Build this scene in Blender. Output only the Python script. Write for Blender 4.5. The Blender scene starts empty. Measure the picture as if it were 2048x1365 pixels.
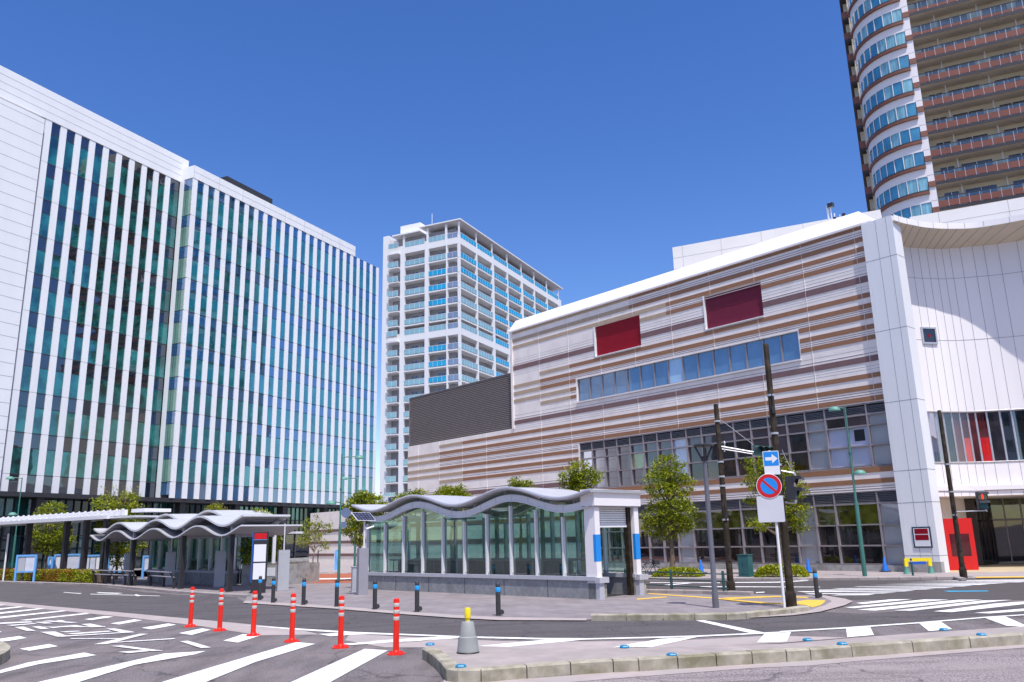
import bpy, math, random
from math import radians, sin, cos, tan, pi
from mathutils import Vector, Matrix, noise

RND = random.Random(11)
V = Vector
Z = V((0, 0, 1))
SC = 1.35                       # the layout below is in units of a 1.6 eye height; SC turns it into metres
F, PITCH, ROLL = 1626.0, radians(13.62), radians(-1.36)
EYE = V((0, 0, 1.6))
scene = bpy.context.scene
COL = scene.collection

# ------------------------------------------------------------------ surveying
def ray(px, py):
    x = (px - 1024) / F
    y = -(py - 682.5) / F
    c, s = cos(ROLL), sin(ROLL)
    x, y = c * x - s * y, s * x + c * y
    cp, sp = cos(PITCH), sin(PITCH)
    return V((x, cp - sp * y, sp + cp * y))

def gnd(px, py, z=0.0):
    d = ray(px, py)
    return EYE + d * ((z - EYE.z) / d.z)

def azdir(a):
    a = radians(a)
    return V((sin(a), cos(a), 0))

class Fr:
    """local frame: a along ux, b along uy, c up"""
    def __init__(s, O, ux, uy, uz=Z):
        s.O, s.ux, s.uy, s.uz = V(O), V(ux), V(uy), V(uz)
    def p(s, a, b, c=0.0):
        return s.O + s.ux * a + s.uy * b + s.uz * c

class Wall(Fr):
    """vertical plane through O at compass direction az; a runs along it, b towards the viewer's side"""
    def __init__(s, O, az, toward=True):
        u = azdir(az)
        n = V((-u.y, u.x, 0))
        if (n.dot(EYE - V(O)) > 0) != toward:
            n = -n
        super().__init__(V((O[0], O[1], 0)), u, n)
    def hit(s, px, py, b=0.0):
        d = ray(px, py)
        P = s.O + s.uy * b
        return EYE + d * (s.uy.dot(P - EYE) / s.uy.dot(d))
    def co(s, px, py, b=0.0):
        q = s.hit(px, py, b)
        return (q - s.O).dot(s.ux), q.z

# ------------------------------------------------------------------ materials
MATS = {}
def _nt(name):
    m = bpy.data.materials.new(name)
    m.use_nodes = True
    nt = m.node_tree
    nt.nodes.clear()
    out = nt.nodes.new('ShaderNodeOutputMaterial')
    MATS[name] = m
    return m, nt, out

def N(nt, t, **kw):
    n = nt.nodes.new(t)
    for k, v in kw.items():
        if k.startswith('i_'):
            n.inputs[k[2:].replace('_', ' ')].default_value = v
        else:
            setattr(n, k, v)
    return n

def rgba(c):
    return (c[0], c[1], c[2], 1.0)

def noisy(nt, scale, detail=3.0, stretch=None, rough=.55):
    tc = N(nt, 'ShaderNodeTexCoord')
    src = tc.outputs['Object']
    if stretch:
        mp = N(nt, 'ShaderNodeMapping')
        mp.inputs['Scale'].default_value = stretch
        nt.links.new(src, mp.inputs['Vector'])
        src = mp.outputs['Vector']
    no = N(nt, 'ShaderNodeTexNoise')
    no.inputs['Scale'].default_value = scale
    no.inputs['Detail'].default_value = detail
    no.inputs['Roughness'].default_value = rough
    nt.links.new(src, no.inputs['Vector'])
    return no.outputs['Fac']

def ramp(nt, fac, stops):
    r = N(nt, 'ShaderNodeValToRGB')
    el = r.color_ramp.elements
    while len(el) < len(stops):
        el.new(.5)
    for e, (p, c) in zip(el, stops):
        e.position = p
        e.color = rgba(c)
    nt.links.new(fac, r.inputs['Fac'])
    return r.outputs['Color']

def mix(nt, fac, a, b, mode='MIX'):
    m = N(nt, 'ShaderNodeMix', data_type='RGBA', blend_type=mode)
    if isinstance(fac, (int, float)):
        m.inputs[0].default_value = fac
    else:
        nt.links.new(fac, m.inputs[0])
    for i, v in ((6, a), (7, b)):
        if isinstance(v, tuple):
            m.inputs[i].default_value = rgba(v)
        else:
            nt.links.new(v, m.inputs[i])
    return m.outputs[2]

def mul(c, k):
    return tuple(max(0, min(1, x * k)) for x in c)

def mat(name, col, rough=.55, metal=0.0, var=.1, scale=2.5, bump=0.0, bscale=40, spec=.5, stretch=None, dirt=None, coat=0.0):
    m, nt, out = _nt(name)
    b = N(nt, 'ShaderNodeBsdfPrincipled')
    f = noisy(nt, scale, 4, stretch)
    c = ramp(nt, f, [(.3, mul(col, 1 - var)), (.7, mul(col, 1 + var))])
    if dirt:
        g = noisy(nt, dirt[1], 5)
        gm = ramp(nt, g, [(.48, (0, 0, 0)), (.68, (1, 1, 1))])
        c = mix(nt, gm, c, dirt[0])
    nt.links.new(c, b.inputs['Base Color'])
    b.inputs['Roughness'].default_value = rough
    b.inputs['Metallic'].default_value = metal
    b.inputs['Specular IOR Level'].default_value = spec
    b.inputs['Coat Weight'].default_value = coat
    if bump:
        bn = N(nt, 'ShaderNodeBump')
        bn.inputs['Strength'].default_value = bump
        bn.inputs['Distance'].default_value = .02
        nt.links.new(noisy(nt, bscale, 4), bn.inputs['Height'])
        nt.links.new(bn.outputs['Normal'], b.inputs['Normal'])
    nt.links.new(b.outputs[0], out.inputs['Surface'])
    return m

def asphalt(name, dark, light, patch, patch_amt=.5, streak=None):
    """fine aggregate speckle, wide patches and faint tyre streaks"""
    m, nt, out = _nt(name)
    b = N(nt, 'ShaderNodeBsdfPrincipled')
    sp = noisy(nt, 34, 4, None, .85)
    c = ramp(nt, sp, [(.38, dark), (.5, mul(tuple((a + d) / 2 for a, d in zip(dark, light)), 1.0)), (.62, light)])
    sp2 = noisy(nt, 14, 4, None, .7)
    c = mix(nt, ramp(nt, sp2, [(.35, (.72, .72, .72)), (.65, (1.25, 1.25, 1.25))]), (0, 0, 0), c) if False else mix(nt, .6, c, ramp(nt, sp2, [(.35, (.62, .62, .63)), (.65, (1, 1, 1))]), 'MULTIPLY')
    pt = noisy(nt, .45, 5, None, .6)
    c = mix(nt, ramp(nt, pt, [(.42, (0, 0, 0)), (.62, (patch_amt,) * 3)]), c, patch)
    if streak:
        st = noisy(nt, 1.6, 4, streak, .6)
        c = mix(nt, ramp(nt, st, [(.45, (0, 0, 0)), (.7, (.45, .45, .45))]), c, mul(dark, .9))
    # old patches with straight edges, oil spots and hairline cracks
    sp3 = noisy(nt, 3.2, 6, None, .7)
    c = mix(nt, ramp(nt, sp3, [(.60, (0, 0, 0)), (.72, (.55, .55, .55))]), c, mul(dark, 1.3))
    tc = N(nt, 'ShaderNodeTexCoord')
    vo = N(nt, 'ShaderNodeTexVoronoi', feature='DISTANCE_TO_EDGE')
    vo.inputs['Scale'].default_value = .32
    wp = N(nt, 'ShaderNodeVectorMath', operation='ADD')
    nt.links.new(tc.outputs['Object'], wp.inputs[0])
    nz = N(nt, 'ShaderNodeTexNoise')
    nz.inputs['Scale'].default_value = 1.1
    nz.inputs['Detail'].default_value = 5
    nt.links.new(tc.outputs['Object'], nz.inputs['Vector'])
    nt.links.new(nz.outputs['Color'], wp.inputs[1])
    nt.links.new(wp.outputs[0], vo.inputs['Vector'])
    c = mix(nt, ramp(nt, vo.outputs['Distance'], [(.0, (.6, .6, .6)), (.012, (0, 0, 0))]), c, mul(dark, .7))
    nt.links.new(c, b.inputs['Base Color'])
    b.inputs['Roughness'].default_value = .85
    b.inputs['Specular IOR Level'].default_value = .3
    bn = N(nt, 'ShaderNodeBump')
    bn.inputs['Strength'].default_value = .5
    bn.inputs['Distance'].default_value = .01
    nt.links.new(sp, bn.inputs['Height'])
    nt.links.new(bn.outputs['Normal'], b.inputs['Normal'])
    nt.links.new(b.outputs[0], out.inputs['Surface'])
    return m

def pavers(name, c1, c2, joint, sx, sy, ang, var=.5):
    m, nt, out = _nt(name)
    b = N(nt, 'ShaderNodeBsdfPrincipled')
    tc = N(nt, 'ShaderNodeTexCoord')
    mp = N(nt, 'ShaderNodeMapping')
    mp.inputs['Rotation'].default_value = (0, 0, radians(ang))
    nt.links.new(tc.outputs['Object'], mp.inputs['Vector'])
    br = N(nt, 'ShaderNodeTexBrick')
    br.inputs['Color1'].default_value = rgba(c1)
    br.inputs['Color2'].default_value = rgba(c2)
    br.inputs['Mortar'].default_value = rgba(joint)
    br.inputs['Scale'].default_value = 1.0
    br.inputs['Mortar Size'].default_value = .012
    br.inputs['Brick Width'].default_value = sx
    br.inputs['Row Height'].default_value = sy
    nt.links.new(mp.outputs['Vector'], br.inputs['Vector'])
    f = noisy(nt, .7, 5)
    c = mix(nt, var, br.outputs['Color'], ramp(nt, f, [(.3, (.62, .6, .62)), (.7, (1, 1, 1))]), 'MULTIPLY')
    f2 = noisy(nt, 30, 3)
    c = mix(nt, .4, c, ramp(nt, f2, [(.35, (.7, .7, .7)), (.65, (1, 1, 1))]), 'MULTIPLY')
    nt.links.new(c, b.inputs['Base Color'])
    b.inputs['Roughness'].default_value = .8
    b.inputs['Specular IOR Level'].default_value = .3
    nt.links.new(b.outputs[0], out.inputs['Surface'])
    return m

def mirror_glass(name, base, refl=.25, tint=(.9, .97, 1), rough=.02, var=.35, scale=.6, stretch=None):
    """coated curtain-wall glass: dark body plus sharp reflection that grows at grazing angles"""
    m, nt, out = _nt(name)
    d = N(nt, 'ShaderNodeBsdfPrincipled')
    f = noisy(nt, scale, 3, stretch)
    c = ramp(nt, f, [(.35, mul(base, 1 - var)), (.65, mul(base, 1 + var))])
    nt.links.new(c, d.inputs['Base Color'])
    d.inputs['Roughness'].default_value = .6
    d.inputs['Specular IOR Level'].default_value = .0
    g = N(nt, 'ShaderNodeBsdfGlossy')
    g.inputs['Color'].default_value = rgba(tint)
    g.inputs['Roughness'].default_value = rough
    fr = N(nt, 'ShaderNodeFresnel')
    fr.inputs['IOR'].default_value = 1.45
    mr = N(nt, 'ShaderNodeMapRange')
    mr.inputs['To Min'].default_value = refl
    mr.inputs['To Max'].default_value = 1.0
    nt.links.new(fr.outputs[0], mr.inputs['Value'])
    # slightly uneven panes
    bn = N(nt, 'ShaderNodeBump')
    bn.inputs['Strength'].default_value = .05
    bn.inputs['Distance'].default_value = .05
    nt.links.new(noisy(nt, .9, 1), bn.inputs['Height'])
    nt.links.new(bn.outputs['Normal'], g.inputs['Normal'])
    ms = N(nt, 'ShaderNodeMixShader')
    nt.links.new(mr.outputs[0], ms.inputs[0])
    nt.links.new(d.outputs[0], ms.inputs[1])
    nt.links.new(g.outputs[0], ms.inputs[2])
    nt.links.new(ms.outputs[0], out.inputs['Surface'])
    return m

def clear_glass(name, tint, refl=.12):
    m, nt, out = _nt(name)
    t = N(nt, 'ShaderNodeBsdfTransparent')
    t.inputs['Color'].default_value = rgba(tint)
    g = N(nt, 'ShaderNodeBsdfGlossy')
    g.inputs['Color'].default_value = (.85, .95, .92, 1)
    g.inputs['Roughness'].default_value = .02
    fr = N(nt, 'ShaderNodeFresnel')
    fr.inputs['IOR'].default_value = 1.45
    mr = N(nt, 'ShaderNodeMapRange')
    mr.inputs['To Min'].default_value = refl
    nt.links.new(fr.outputs[0], mr.inputs['Value'])
    ms = N(nt, 'ShaderNodeMixShader')
    nt.links.new(mr.outputs[0], ms.inputs[0])
    nt.links.new(t.outputs[0], ms.inputs[1])
    nt.links.new(g.outputs[0], ms.inputs[2])
    nt.links.new(ms.outputs[0], out.inputs['Surface'])
    return m

def leafmat(name, c1, c2, scale=6, trans=.35):
    m, nt, out = _nt(name)
    f = noisy(nt, scale, 3)
    c = ramp(nt, f, [(.35, c1), (.65, c2)])
    d = N(nt, 'ShaderNodeBsdfPrincipled')
    d.inputs['Roughness'].default_value = .45
    d.inputs['Specular IOR Level'].default_value = .4
    nt.links.new(c, d.inputs['Base Color'])
    t = N(nt, 'ShaderNodeBsdfTranslucent')
    nt.links.new(mix(nt, 1.0, c, (1.0, 1.0, .45), 'MULTIPLY'), t.inputs['Color'])
    ms = N(nt, 'ShaderNodeMixShader')
    ms.inputs[0].default_value = trans
    nt.links.new(d.outputs[0], ms.inputs[1])
    nt.links.new(t.outputs[0], ms.inputs[2])
    nt.links.new(ms.outputs[0], out.inputs['Surface'])
    return m

def emit(name, col, s):
    m, nt, out = _nt(name)
    e = N(nt, 'ShaderNodeEmission')
    e.inputs['Color'].default_value = rgba(col)
    e.inputs['Strength'].default_value = s
    nt.links.new(e.outputs[0], out.inputs['Surface'])
    return m

# ------------------------------------------------------------------ mesh building
WLOC = {}
class MB:
    def __init__(s):
        s.v, s.f, s.m, s.sm = [], [], [], []
    def face(s, pts, m=0, smooth=False):
        i = len(s.v)
        s.v.extend(V(p) for p in pts)
        s.f.append(tuple(range(i, i + len(pts))))
        s.m.append(m)
        s.sm.append(smooth)
    def box(s, fr, a0, a1, b0, b1, c0, c1, m=0, skip=''):
        p = fr.p
        q = [p(a0, b0, c0), p(a1, b0, c0), p(a1, b1, c0), p(a0, b1, c0), p(a0, b0, c1), p(a1, b0, c1), p(a1, b1, c1), p(a0, b1, c1)]
        i = len(s.v)
        s.v.extend(q)
        flip = (fr.ux.cross(fr.uy)).dot(fr.uz) < 0
        for k, fc in (('-c', (3, 2, 1, 0)), ('+c', (4, 5, 6, 7)), ('-b', (0, 1, 5, 4)), ('+a', (1, 2, 6, 5)), ('+b', (2, 3, 7, 6)), ('-a', (3, 0, 4, 7))):
            if k in skip.split():
                continue
            fc = fc[::-1] if flip else fc
            s.f.append(tuple(i + j for j in fc))
            s.m.append(m)
            s.sm.append(False)
    def tube(s, p0, p1, r0, r1=None, seg=12, m=0, caps=True):
        s.path([p0, p1], [r0, r0 if r1 is None else r1], seg, m, caps)
    def path(s, pts, r, seg=10, m=0, caps=True):
        pts = [V(p) for p in pts]
        if isinstance(r, (int, float)):
            r = [r] * len(pts)
        rings = []
        t0 = (pts[1] - pts[0]).normalized()
        ref = V((1, 0, 0)) if abs(t0.x) < .9 else V((0, 1, 0))
        x = t0.cross(ref).normalized()
        for k, p in enumerate(pts):
            t = (pts[min(k + 1, len(pts) - 1)] - pts[max(k - 1, 0)]).normalized()
            x = (x - t * x.dot(t)).normalized()
            y = t.cross(x)
            i = len(s.v)
            s.v.extend(p + x * (r[k] * cos(2 * pi * j / seg)) + y * (r[k] * sin(2 * pi * j / seg)) for j in range(seg))
            rings.append(i)
        for a, b in zip(rings[:-1], rings[1:]):
            for j in range(seg):
                s.f.append((a + j, a + (j + 1) % seg, b + (j + 1) % seg, b + j))
                s.m.append(m)
                s.sm.append(True)
        if caps:
            s.f.append(tuple(rings[0] + j for j in range(seg))[::-1])
            s.f.append(tuple(rings[-1] + j for j in range(seg)))
            s.m += [m, m]
            s.sm += [False, False]
    def lathe(s, O, prof, seg=20, m=0, axis=Z, x=None):
        """prof: (radius, height, material) from bottom up"""
        O = V(O)
        axis = V(axis).normalized()
        x = V(x) if x else (V((1, 0, 0)) if abs(axis.z) > .7 else Z)
        x = (x - axis * x.dot(axis)).normalized()
        y = axis.cross(x)
        rings = []
        for q in prof:
            i = len(s.v)
            s.v.extend(O + axis * q[1] + (x * cos(2 * pi * j / seg) + y * sin(2 * pi * j / seg)) * max(q[0], 1e-4) for j in range(seg))
            rings.append(i)
        for k, (a, b) in enumerate(zip(rings[:-1], rings[1:])):
            mm = prof[k][2] if len(prof[k]) > 2 else m
            for j in range(seg):
                s.f.append((a + j, a + (j + 1) % seg, b + (j + 1) % seg, b + j))
                s.m.append(mm)
                s.sm.append(True)
        s.f.append(tuple(rings[0] + j for j in range(seg))[::-1])
        s.f.append(tuple(rings[-1] + j for j in range(seg)))
        s.m += [prof[0][2] if len(prof[0]) > 2 else m, prof[-2][2] if len(prof[-2]) > 2 else m]
        s.sm += [False, False]
    def prism(s, poly, h, m=0, ms=None, bottom=True):
        """poly: points counter-clockwise seen from above, extruded by vector or height h"""
        h = V((0, 0, h)) if isinstance(h, (int, float)) else V(h)
        a = [V(p) for p in poly]
        b = [p + h for p in a]
        s.face(b, m)
        if bottom:
            s.face(a[::-1], m)
        for i in range(len(a)):
            j = (i + 1) % len(a)
            s.face([a[i], a[j], b[j], b[i]], m if ms is None else ms)
    def grid(s, rows, m=0, smooth=True, two=0.0):
        """rows: list of equally long point lists"""
        n = len(rows[0])
        i0 = len(s.v)
        for r in rows:
            s.v.extend(V(p) for p in r)
        for k in range(len(rows) - 1):
            for j in range(n - 1):
                s.f.append((i0 + k * n + j, i0 + k * n + j + 1, i0 + (k + 1) * n + j + 1, i0 + (k + 1) * n + j))
                s.m.append(m)
                s.sm.append(smooth)
    def build(s, name, mats, parent=None, loc=None):
        if not isinstance(mats, (list, tuple)):
            mats = [mats]
        me = bpy.data.meshes.new(name)
        off = V(WLOC[parent.name]) if parent else V(loc if loc is not None else (0, 0, 0))
        me.from_pydata([tuple((p - off) * SC) for p in s.v], [], s.f)
        for mm in mats:
            me.materials.append(MATS[mm] if isinstance(mm, str) else mm)
        me.polygons.foreach_set('material_index', s.m)
        me.polygons.foreach_set('use_smooth', s.sm)
        me.update()
        me.set_sharp_from_angle(angle=radians(38))
        o = bpy.data.objects.new(name, me)
        COL.objects.link(o)
        if parent:
            o.parent = parent
        else:
            o.location = off * SC
        WLOC[o.name] = off
        return o

def tag(o, label=None, cat=None, group=None, kind=None):
    for k, v in (('label', label), ('category', cat), ('group', group), ('kind', kind)):
        if v:
            o[k] = v
    return o

def thing(name, loc, label, cat, group=None):
    o = bpy.data.objects.new(name, None)
    o.empty_display_size = .3
    COL.objects.link(o)
    o.location = V(loc) * SC
    WLOC[o.name] = V(loc)
    return tag(o, label, cat, group)

def dup(root, loc, label, rz=0.0, group=None):
    c = root.copy()
    COL.objects.link(c)
    c.location = V(loc) * SC
    c.rotation_euler = (0, 0, rz)
    c['label'] = label
    WLOC[c.name] = V(loc)
    def kids(a, b):
        for ch in list(a.children):
            d = ch.copy()
            COL.objects.link(d)
            d.parent = b
            kids(ch, d)
    kids(root, c)
    return c

def struct(o):
    o['kind'] = 'structure'
    return o

def gp(pts, z=0.0, zl=None):
    return [V((p.x, p.y, zl if zl is not None else z)) for p in (gnd(x, y, z) for x, y in pts)]

def ccw(pts):
    a = sum(p.x * q.y - q.x * p.y for p, q in zip(pts, pts[1:] + pts[:1]))
    return pts if a > 0 else pts[::-1]
# ================================================================== camera, light, sky
cam = bpy.data.cameras.new('camera')
cam.sensor_fit = 'HORIZONTAL'
cam.sensor_width = 36.0
cam.lens = F / 2048 * 36.0
cam.clip_start = .1
cam.clip_end = 20000
co = bpy.data.objects.new('camera', cam)
COL.objects.link(co)
fwd = ray(1024, 682.5).normalized()
rgt = (ray(1124, 682.5) - ray(1024, 682.5)).normalized()
upv = rgt.cross(fwd)
mw = Matrix((rgt, upv, -fwd)).transposed().to_4x4()
mw.translation = EYE * SC
co.matrix_world = mw
scene.camera = co

SUN_AZ, SUN_EL = 160.0, 65.0
sv = V((sin(radians(SUN_AZ)) * cos(radians(SUN_EL)), cos(radians(SUN_AZ)) * cos(radians(SUN_EL)), sin(radians(SUN_EL))))
sl = bpy.data.lights.new('sun', 'SUN')
sl.energy = 4.1
sl.angle = radians(.5)
sl.color = (1, .965, .92)
so = bpy.data.objects.new('sun', sl)
so.rotation_euler = sv.to_track_quat('Z', 'Y').to_euler()
so.location = sv * 200
COL.objects.link(so)

world = bpy.data.worlds.new('World')
scene.world = world
world.use_nodes = True
wn = world.node_tree
wn.nodes.clear()
sky = wn.nodes.new('ShaderNodeTexSky')
sky.sky_type = 'NISHITA'
sky.sun_disc = False
sky.sun_elevation = radians(SUN_EL)
sky.sun_rotation = radians(SUN_AZ)
sky.altitude = 0
sky.air_density = 1.0
sky.dust_density = .25
sky.ozone_density = 2.2
hs = wn.nodes.new('ShaderNodeHueSaturation')
hs.inputs['Hue'].default_value = .516
hs.inputs['Saturation'].default_value = 1.30
wn.links.new(sky.outputs[0], hs.inputs['Color'])
bg = wn.nodes.new('ShaderNodeBackground')
bg.inputs['Strength'].default_value = .15
# warm sky glow added round the sun, behind the viewer, to neutralise blue shade
tcw = wn.nodes.new('ShaderNodeTexCoord')
dt = wn.nodes.new('ShaderNodeVectorMath')
dt.operation = 'DOT_PRODUCT'
dt.inputs[1].default_value = tuple(sv)
wn.links.new(tcw.outputs['Generated'], dt.inputs[0])
mrw = wn.nodes.new('ShaderNodeMapRange')
mrw.interpolation_type = 'SMOOTHERSTEP'
mrw.inputs['From Min'].default_value = .42
mrw.inputs['From Max'].default_value = 1.0
wn.links.new(dt.outputs['Value'], mrw.inputs['Value'])
au = wn.nodes.new('ShaderNodeMix')
au.data_type = 'RGBA'
au.blend_type = 'ADD'
au.inputs[7].default_value = (3.4, 2.9, 2.2, 1)
wn.links.new(mrw.outputs[0], au.inputs[0])
wn.links.new(hs.outputs[0], au.inputs[6])
wn.links.new(au.outputs[2], bg.inputs['Color'])
wo = wn.nodes.new('ShaderNodeOutputWorld')
wn.links.new(bg.outputs[0], wo.inputs['Surface'])

scene.view_settings.view_transform = 'Standard'
scene.view_settings.look = 'None'
scene.view_settings.exposure = .28
scene.view_settings.gamma = 1.0
scene.cycles.max_bounces = 8
scene.cycles.transparent_max_bounces = 16
scene.cycles.use_denoising = True
scene.cycles.sample_clamp_indirect = 6

# ================================================================== materials
mat('white_panel', (.80, .80, .80), .32, var=.035, scale=.5, stretch=(1, 1, .25))
mat('white_bright', (.85, .805, .80), .4, var=.03, scale=.5, stretch=(1.5, 1.5, .2))
mat('white_paint', (.80, .80, .80), .45, var=.03)
mat('panel_joint', (.33, .33, .35), .7)
mat('dark_gap', (.03, .03, .035), .7)
mat('clad_white', (.89, .815, .76), .55, var=.03, scale=.8, dirt=((.80, .725, .67), .9))
mat('clad_brown', (.31, .15, .075), .5, var=.10, scale=2, stretch=(1, 1, 12))
mat('clad_tan', (.46, .34, .235), .55, var=.08, scale=2)
mat('clad_mauve', (.20, .115, .11), .55, var=.08, scale=2)
mat('clad_groove', (.30, .23, .24), .7)
mat('grey_louvre', (.26, .22, .21), .6, var=.08, metal=.1)
mat('grey_frame', (.33, .29, .30), .45, metal=.3)
mat('steel_louvre', (.24, .235, .25), .45, metal=.4)
mat('deep_red', (.27, .006, .018), .4, var=.06, spec=.15)
mat('purple_red', (.17, .022, .045), .4, var=.06, spec=.15)
mat('signal_red', (.62, .012, .010), .4, var=.05)
mat('concrete', (.36, .35, .335), .85, var=.14, scale=3, bump=.25, bscale=60, dirt=((.23, .22, .20), 2.2))
mat('kerb_stone', (.37, .335, .265), .9, var=.25, scale=4, bump=.5, bscale=70, dirt=((.21, .19, .12), 2.2))
mat('kerb_top', (.345, .295, .28), .88, var=.14, scale=2.2, bump=.35, bscale=90, dirt=((.31, .28, .26), 1.3))
mat('gutter', (.385, .325, .31), .88, var=.12, scale=2, bump=.3, bscale=80, dirt=((.34, .31, .30), 1.0))
mat('granite', (.27, .275, .28), .6, var=.2, scale=7, bump=.1, dirt=((.20, .20, .205), 1.8))
mat('granite_cap', (.46, .46, .50), .45, var=.05, scale=4)
mat('alu', (.56, .55, .57), .38, metal=.55, var=.04)
mat('alu_white', (.76, .75, .77), .4, metal=.1, var=.03)
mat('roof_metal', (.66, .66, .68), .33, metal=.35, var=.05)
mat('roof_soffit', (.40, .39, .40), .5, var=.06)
mat('dark_metal', (.045, .043, .05), .4, metal=.3, var=.15)
mat('charcoal', (.035, .034, .037), .55, var=.2, scale=8)
mat('bronze_pole', (.026, .018, .011), .6, metal=0, spec=.2, var=.25, scale=3, dirt=((.06, .046, .03), 5))
mat('lamp_grey', (.17, .165, .185), .4, metal=.4)
mat('patina_green', (.10, .27, .215), .5, var=.12, scale=5)
mat('pole_green', (.045, .155, .125), .45, var=.12, scale=4)
mat('rail_green', (.02, .075, .075), .45, var=.1)
mat('box_green', (.03, .12, .12), .5, var=.1)
mat('post_orange', (.74, .016, .003), .38, var=.06, spec=.5)
mat('reflector', (.56, .50, .46), .35, var=.06)
mat('band_blue', (.02, .36, .80), .4, var=.05)
mat('sign_blue', (.01, .25, .72), .4, var=.03)
mat('sign_blue_dark', (.012, .09, .42), .4, var=.03)
mat('sign_red', (.60, .006, .012), .4, var=.04)
mat('sign_white', (.78, .78, .80), .45, var=.02)
mat('sign_grey', (.62, .62, .66), .5, var=.03)
mat('cone_grey', (.29, .30, .29), .55, var=.08, scale=6)
mat('yellow', (.80, .62, .01), .45, var=.05)
mat('stud_blue', (.004, .20, .40), .35, var=.1)
mat('cone_blue', (.01, .16, .66), .45, var=.08)
mat('black', (.012, .012, .014), .5)
mat('box_grey', (.30, .29, .33), .5, var=.05)
mat('box_grey_light', (.42, .43, .46), .5, var=.04)
mat('solar_cell', (.02, .022, .05), .2, var=.2, scale=6)
mat('frame_blue', (.16, .42, .82), .4, var=.04)
mat('poster', (.62, .64, .72), .35, var=.12, scale=1.5)
mat('bark', (.15, .105, .075), .9, var=.3, scale=7, bump=.6, bscale=25)
mat('bark_pale', (.34, .29, .23), .9, var=.25, scale=7, bump=.5, bscale=25)
mat('wood', (.36, .24, .13), .7, var=.2)
mat('rubber', (.015, .015, .016), .7)
mat('car_white', (.72, .72, .72), .25, var=.02, coat=.6)
mat('apt_white', (.80, .79, .79), .6, var=.02, scale=.3)
mat('apt_wall', (.36, .35, .39), .7, var=.05, scale=.4)
mat('tower_white', (.74, .70, .72), .5, var=.03, scale=.3)
mat('tower_brown', (.19, .072, .042), .5, var=.15, scale=.6)
mat('tower_panel', (.19, .060, .034), .4, var=.15, scale=.25)
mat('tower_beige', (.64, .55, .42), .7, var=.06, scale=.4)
mat('tower_dark', (.025, .022, .03), .5)
mat('block_white', (.68, .665, .65), .65, var=.03, scale=.6)
mat('white_line', (.80, .79, .78), .7, var=.05, scale=3, dirt=((.58, .57, .56), 6))
mat('worn_line', (.72, .70, .69), .75, var=.1, scale=5, dirt=((.48, .46, .45), 9))
mat('navy', (.012, .035, .07), .45)
mat('yellow_tile', (.74, .45, .06), .75, var=.12, scale=6)
mat('blue_line', (.02, .40, .68), .7, var=.1)
mat('brick_red', (.36, .10, .045), .8, var=.15, scale=3)
mat('soil', (.07, .05, .035), .95, var=.3, bump=.5)
mat('pink_petal', (.75, .16, .36), .6)
mat('interior_dark', (.02, .018, .02), .8)
mat('interior_lime', (.16, .17, .03), .7, var=.3)

leafmat('leaf_a', (.21, .26, .006), (.37, .41, .012))
leafmat('leaf_b', (.065, .105, .004), (.15, .20, .008))
leafmat('leaf_c', (.28, .31, .010), (.40, .40, .018))
leafmat('leaf_orange', (.26, .11, .012), (.34, .19, .015))
leafmat('leaf_yellow', (.22, .24, .012), (.36, .36, .02))
leafmat('twig', (.13, .10, .05), (.20, .15, .08))

mirror_glass('office_spandrel', (.016, .078, .16), .34, (.62, .74, 1.0), var=.3, scale=.5)
mirror_glass('office_vision', (.012, .14, .165), .26, (.60, .88, .95), var=.4, scale=.35)
mirror_glass('office_dark', (.010, .014, .018), .16, (.75, .8, .9), var=.6, scale=.5)
mirror_glass('office_teal', (.006, .085, .08), .16, (.6, .9, .9), var=.85, scale=.6)
mirror_glass('side_glass', (.16, .27, .21), .2, (.7, .9, .85), var=.15)
mirror_glass('lobby_glass', (.006, .022, .022), .10, (.7, .85, .9), var=.6, scale=.5)
mirror_glass('lobby_teal', (.008, .085, .085), .14, (.7, .9, .95), var=.6, scale=.5)
mirror_glass('shop_dark', (.020, .016, .017), .07, (.85, .82, .85), var=.8, scale=1.2)
mirror_glass('shop_brown', (.050, .022, .006), .09, (.85, .82, .85), var=.7, scale=1.2)
mirror_glass('shop_mauve', (.10, .072, .075), .07, (.85, .82, .85), var=.25, scale=.8)
mirror_glass('shop_olive', (.075, .08, .012), .08, (.85, .85, .85), var=.6, scale=1.5)
mirror_glass('shop_blind', (.40, .42, .44), .10, (.9, .9, .95), var=.08, scale=.5)
mirror_glass('shop_white', (.48, .52, .68), .10, (.9, .9, .95), var=.10, scale=.5)
mirror_glass('shop_lime', (.24, .33, .07), .08, (.9, .9, .95), var=.15, scale=.8)
mirror_glass('shop_teal', (.02, .17, .10), .10, (.9, .9, .95), var=.3, scale=.8)
mirror_glass('ribbon_blue', (.095, .19, .33), .16, (.7, .85, 1), var=.15, scale=.7)
mirror_glass('ribbon_light', (.38, .56, .74), .12, (.7, .85, 1), var=.08)
mirror_glass('red_interior', (.45, .008, .008), .08, (.9, .9, .9), var=.3, scale=.5)
mirror_glass('dark_red_glass', (.075, .014, .014), .05, (.9, .85, .9), var=.6, scale=.7)
mirror_glass('tower_glass', (.045, .21, .27), .24, (.55, .85, 1), var=.3, scale=.35)
mirror_glass('tower_curtain', (.22, .43, .45), .16, (.6, .9, 1), var=.3, scale=.9, stretch=(4, 4, .3))
mirror_glass('apt_glass_blue', (.012, .36, .60), .10, (.7, .9, 1), var=.10, scale=.3)
mirror_glass('apt_glass_pale', (.27, .47, .50), .12, (.8, .95, 1), var=.06, scale=.3)
mirror_glass('apt_glass_grey', (.22, .27, .36), .14, (.8, .9, 1), var=.08, scale=.3)
mirror_glass('recess_window', (.03, .032, .04), .05, (.8, .9, 1), var=.6, scale=.4)
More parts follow.
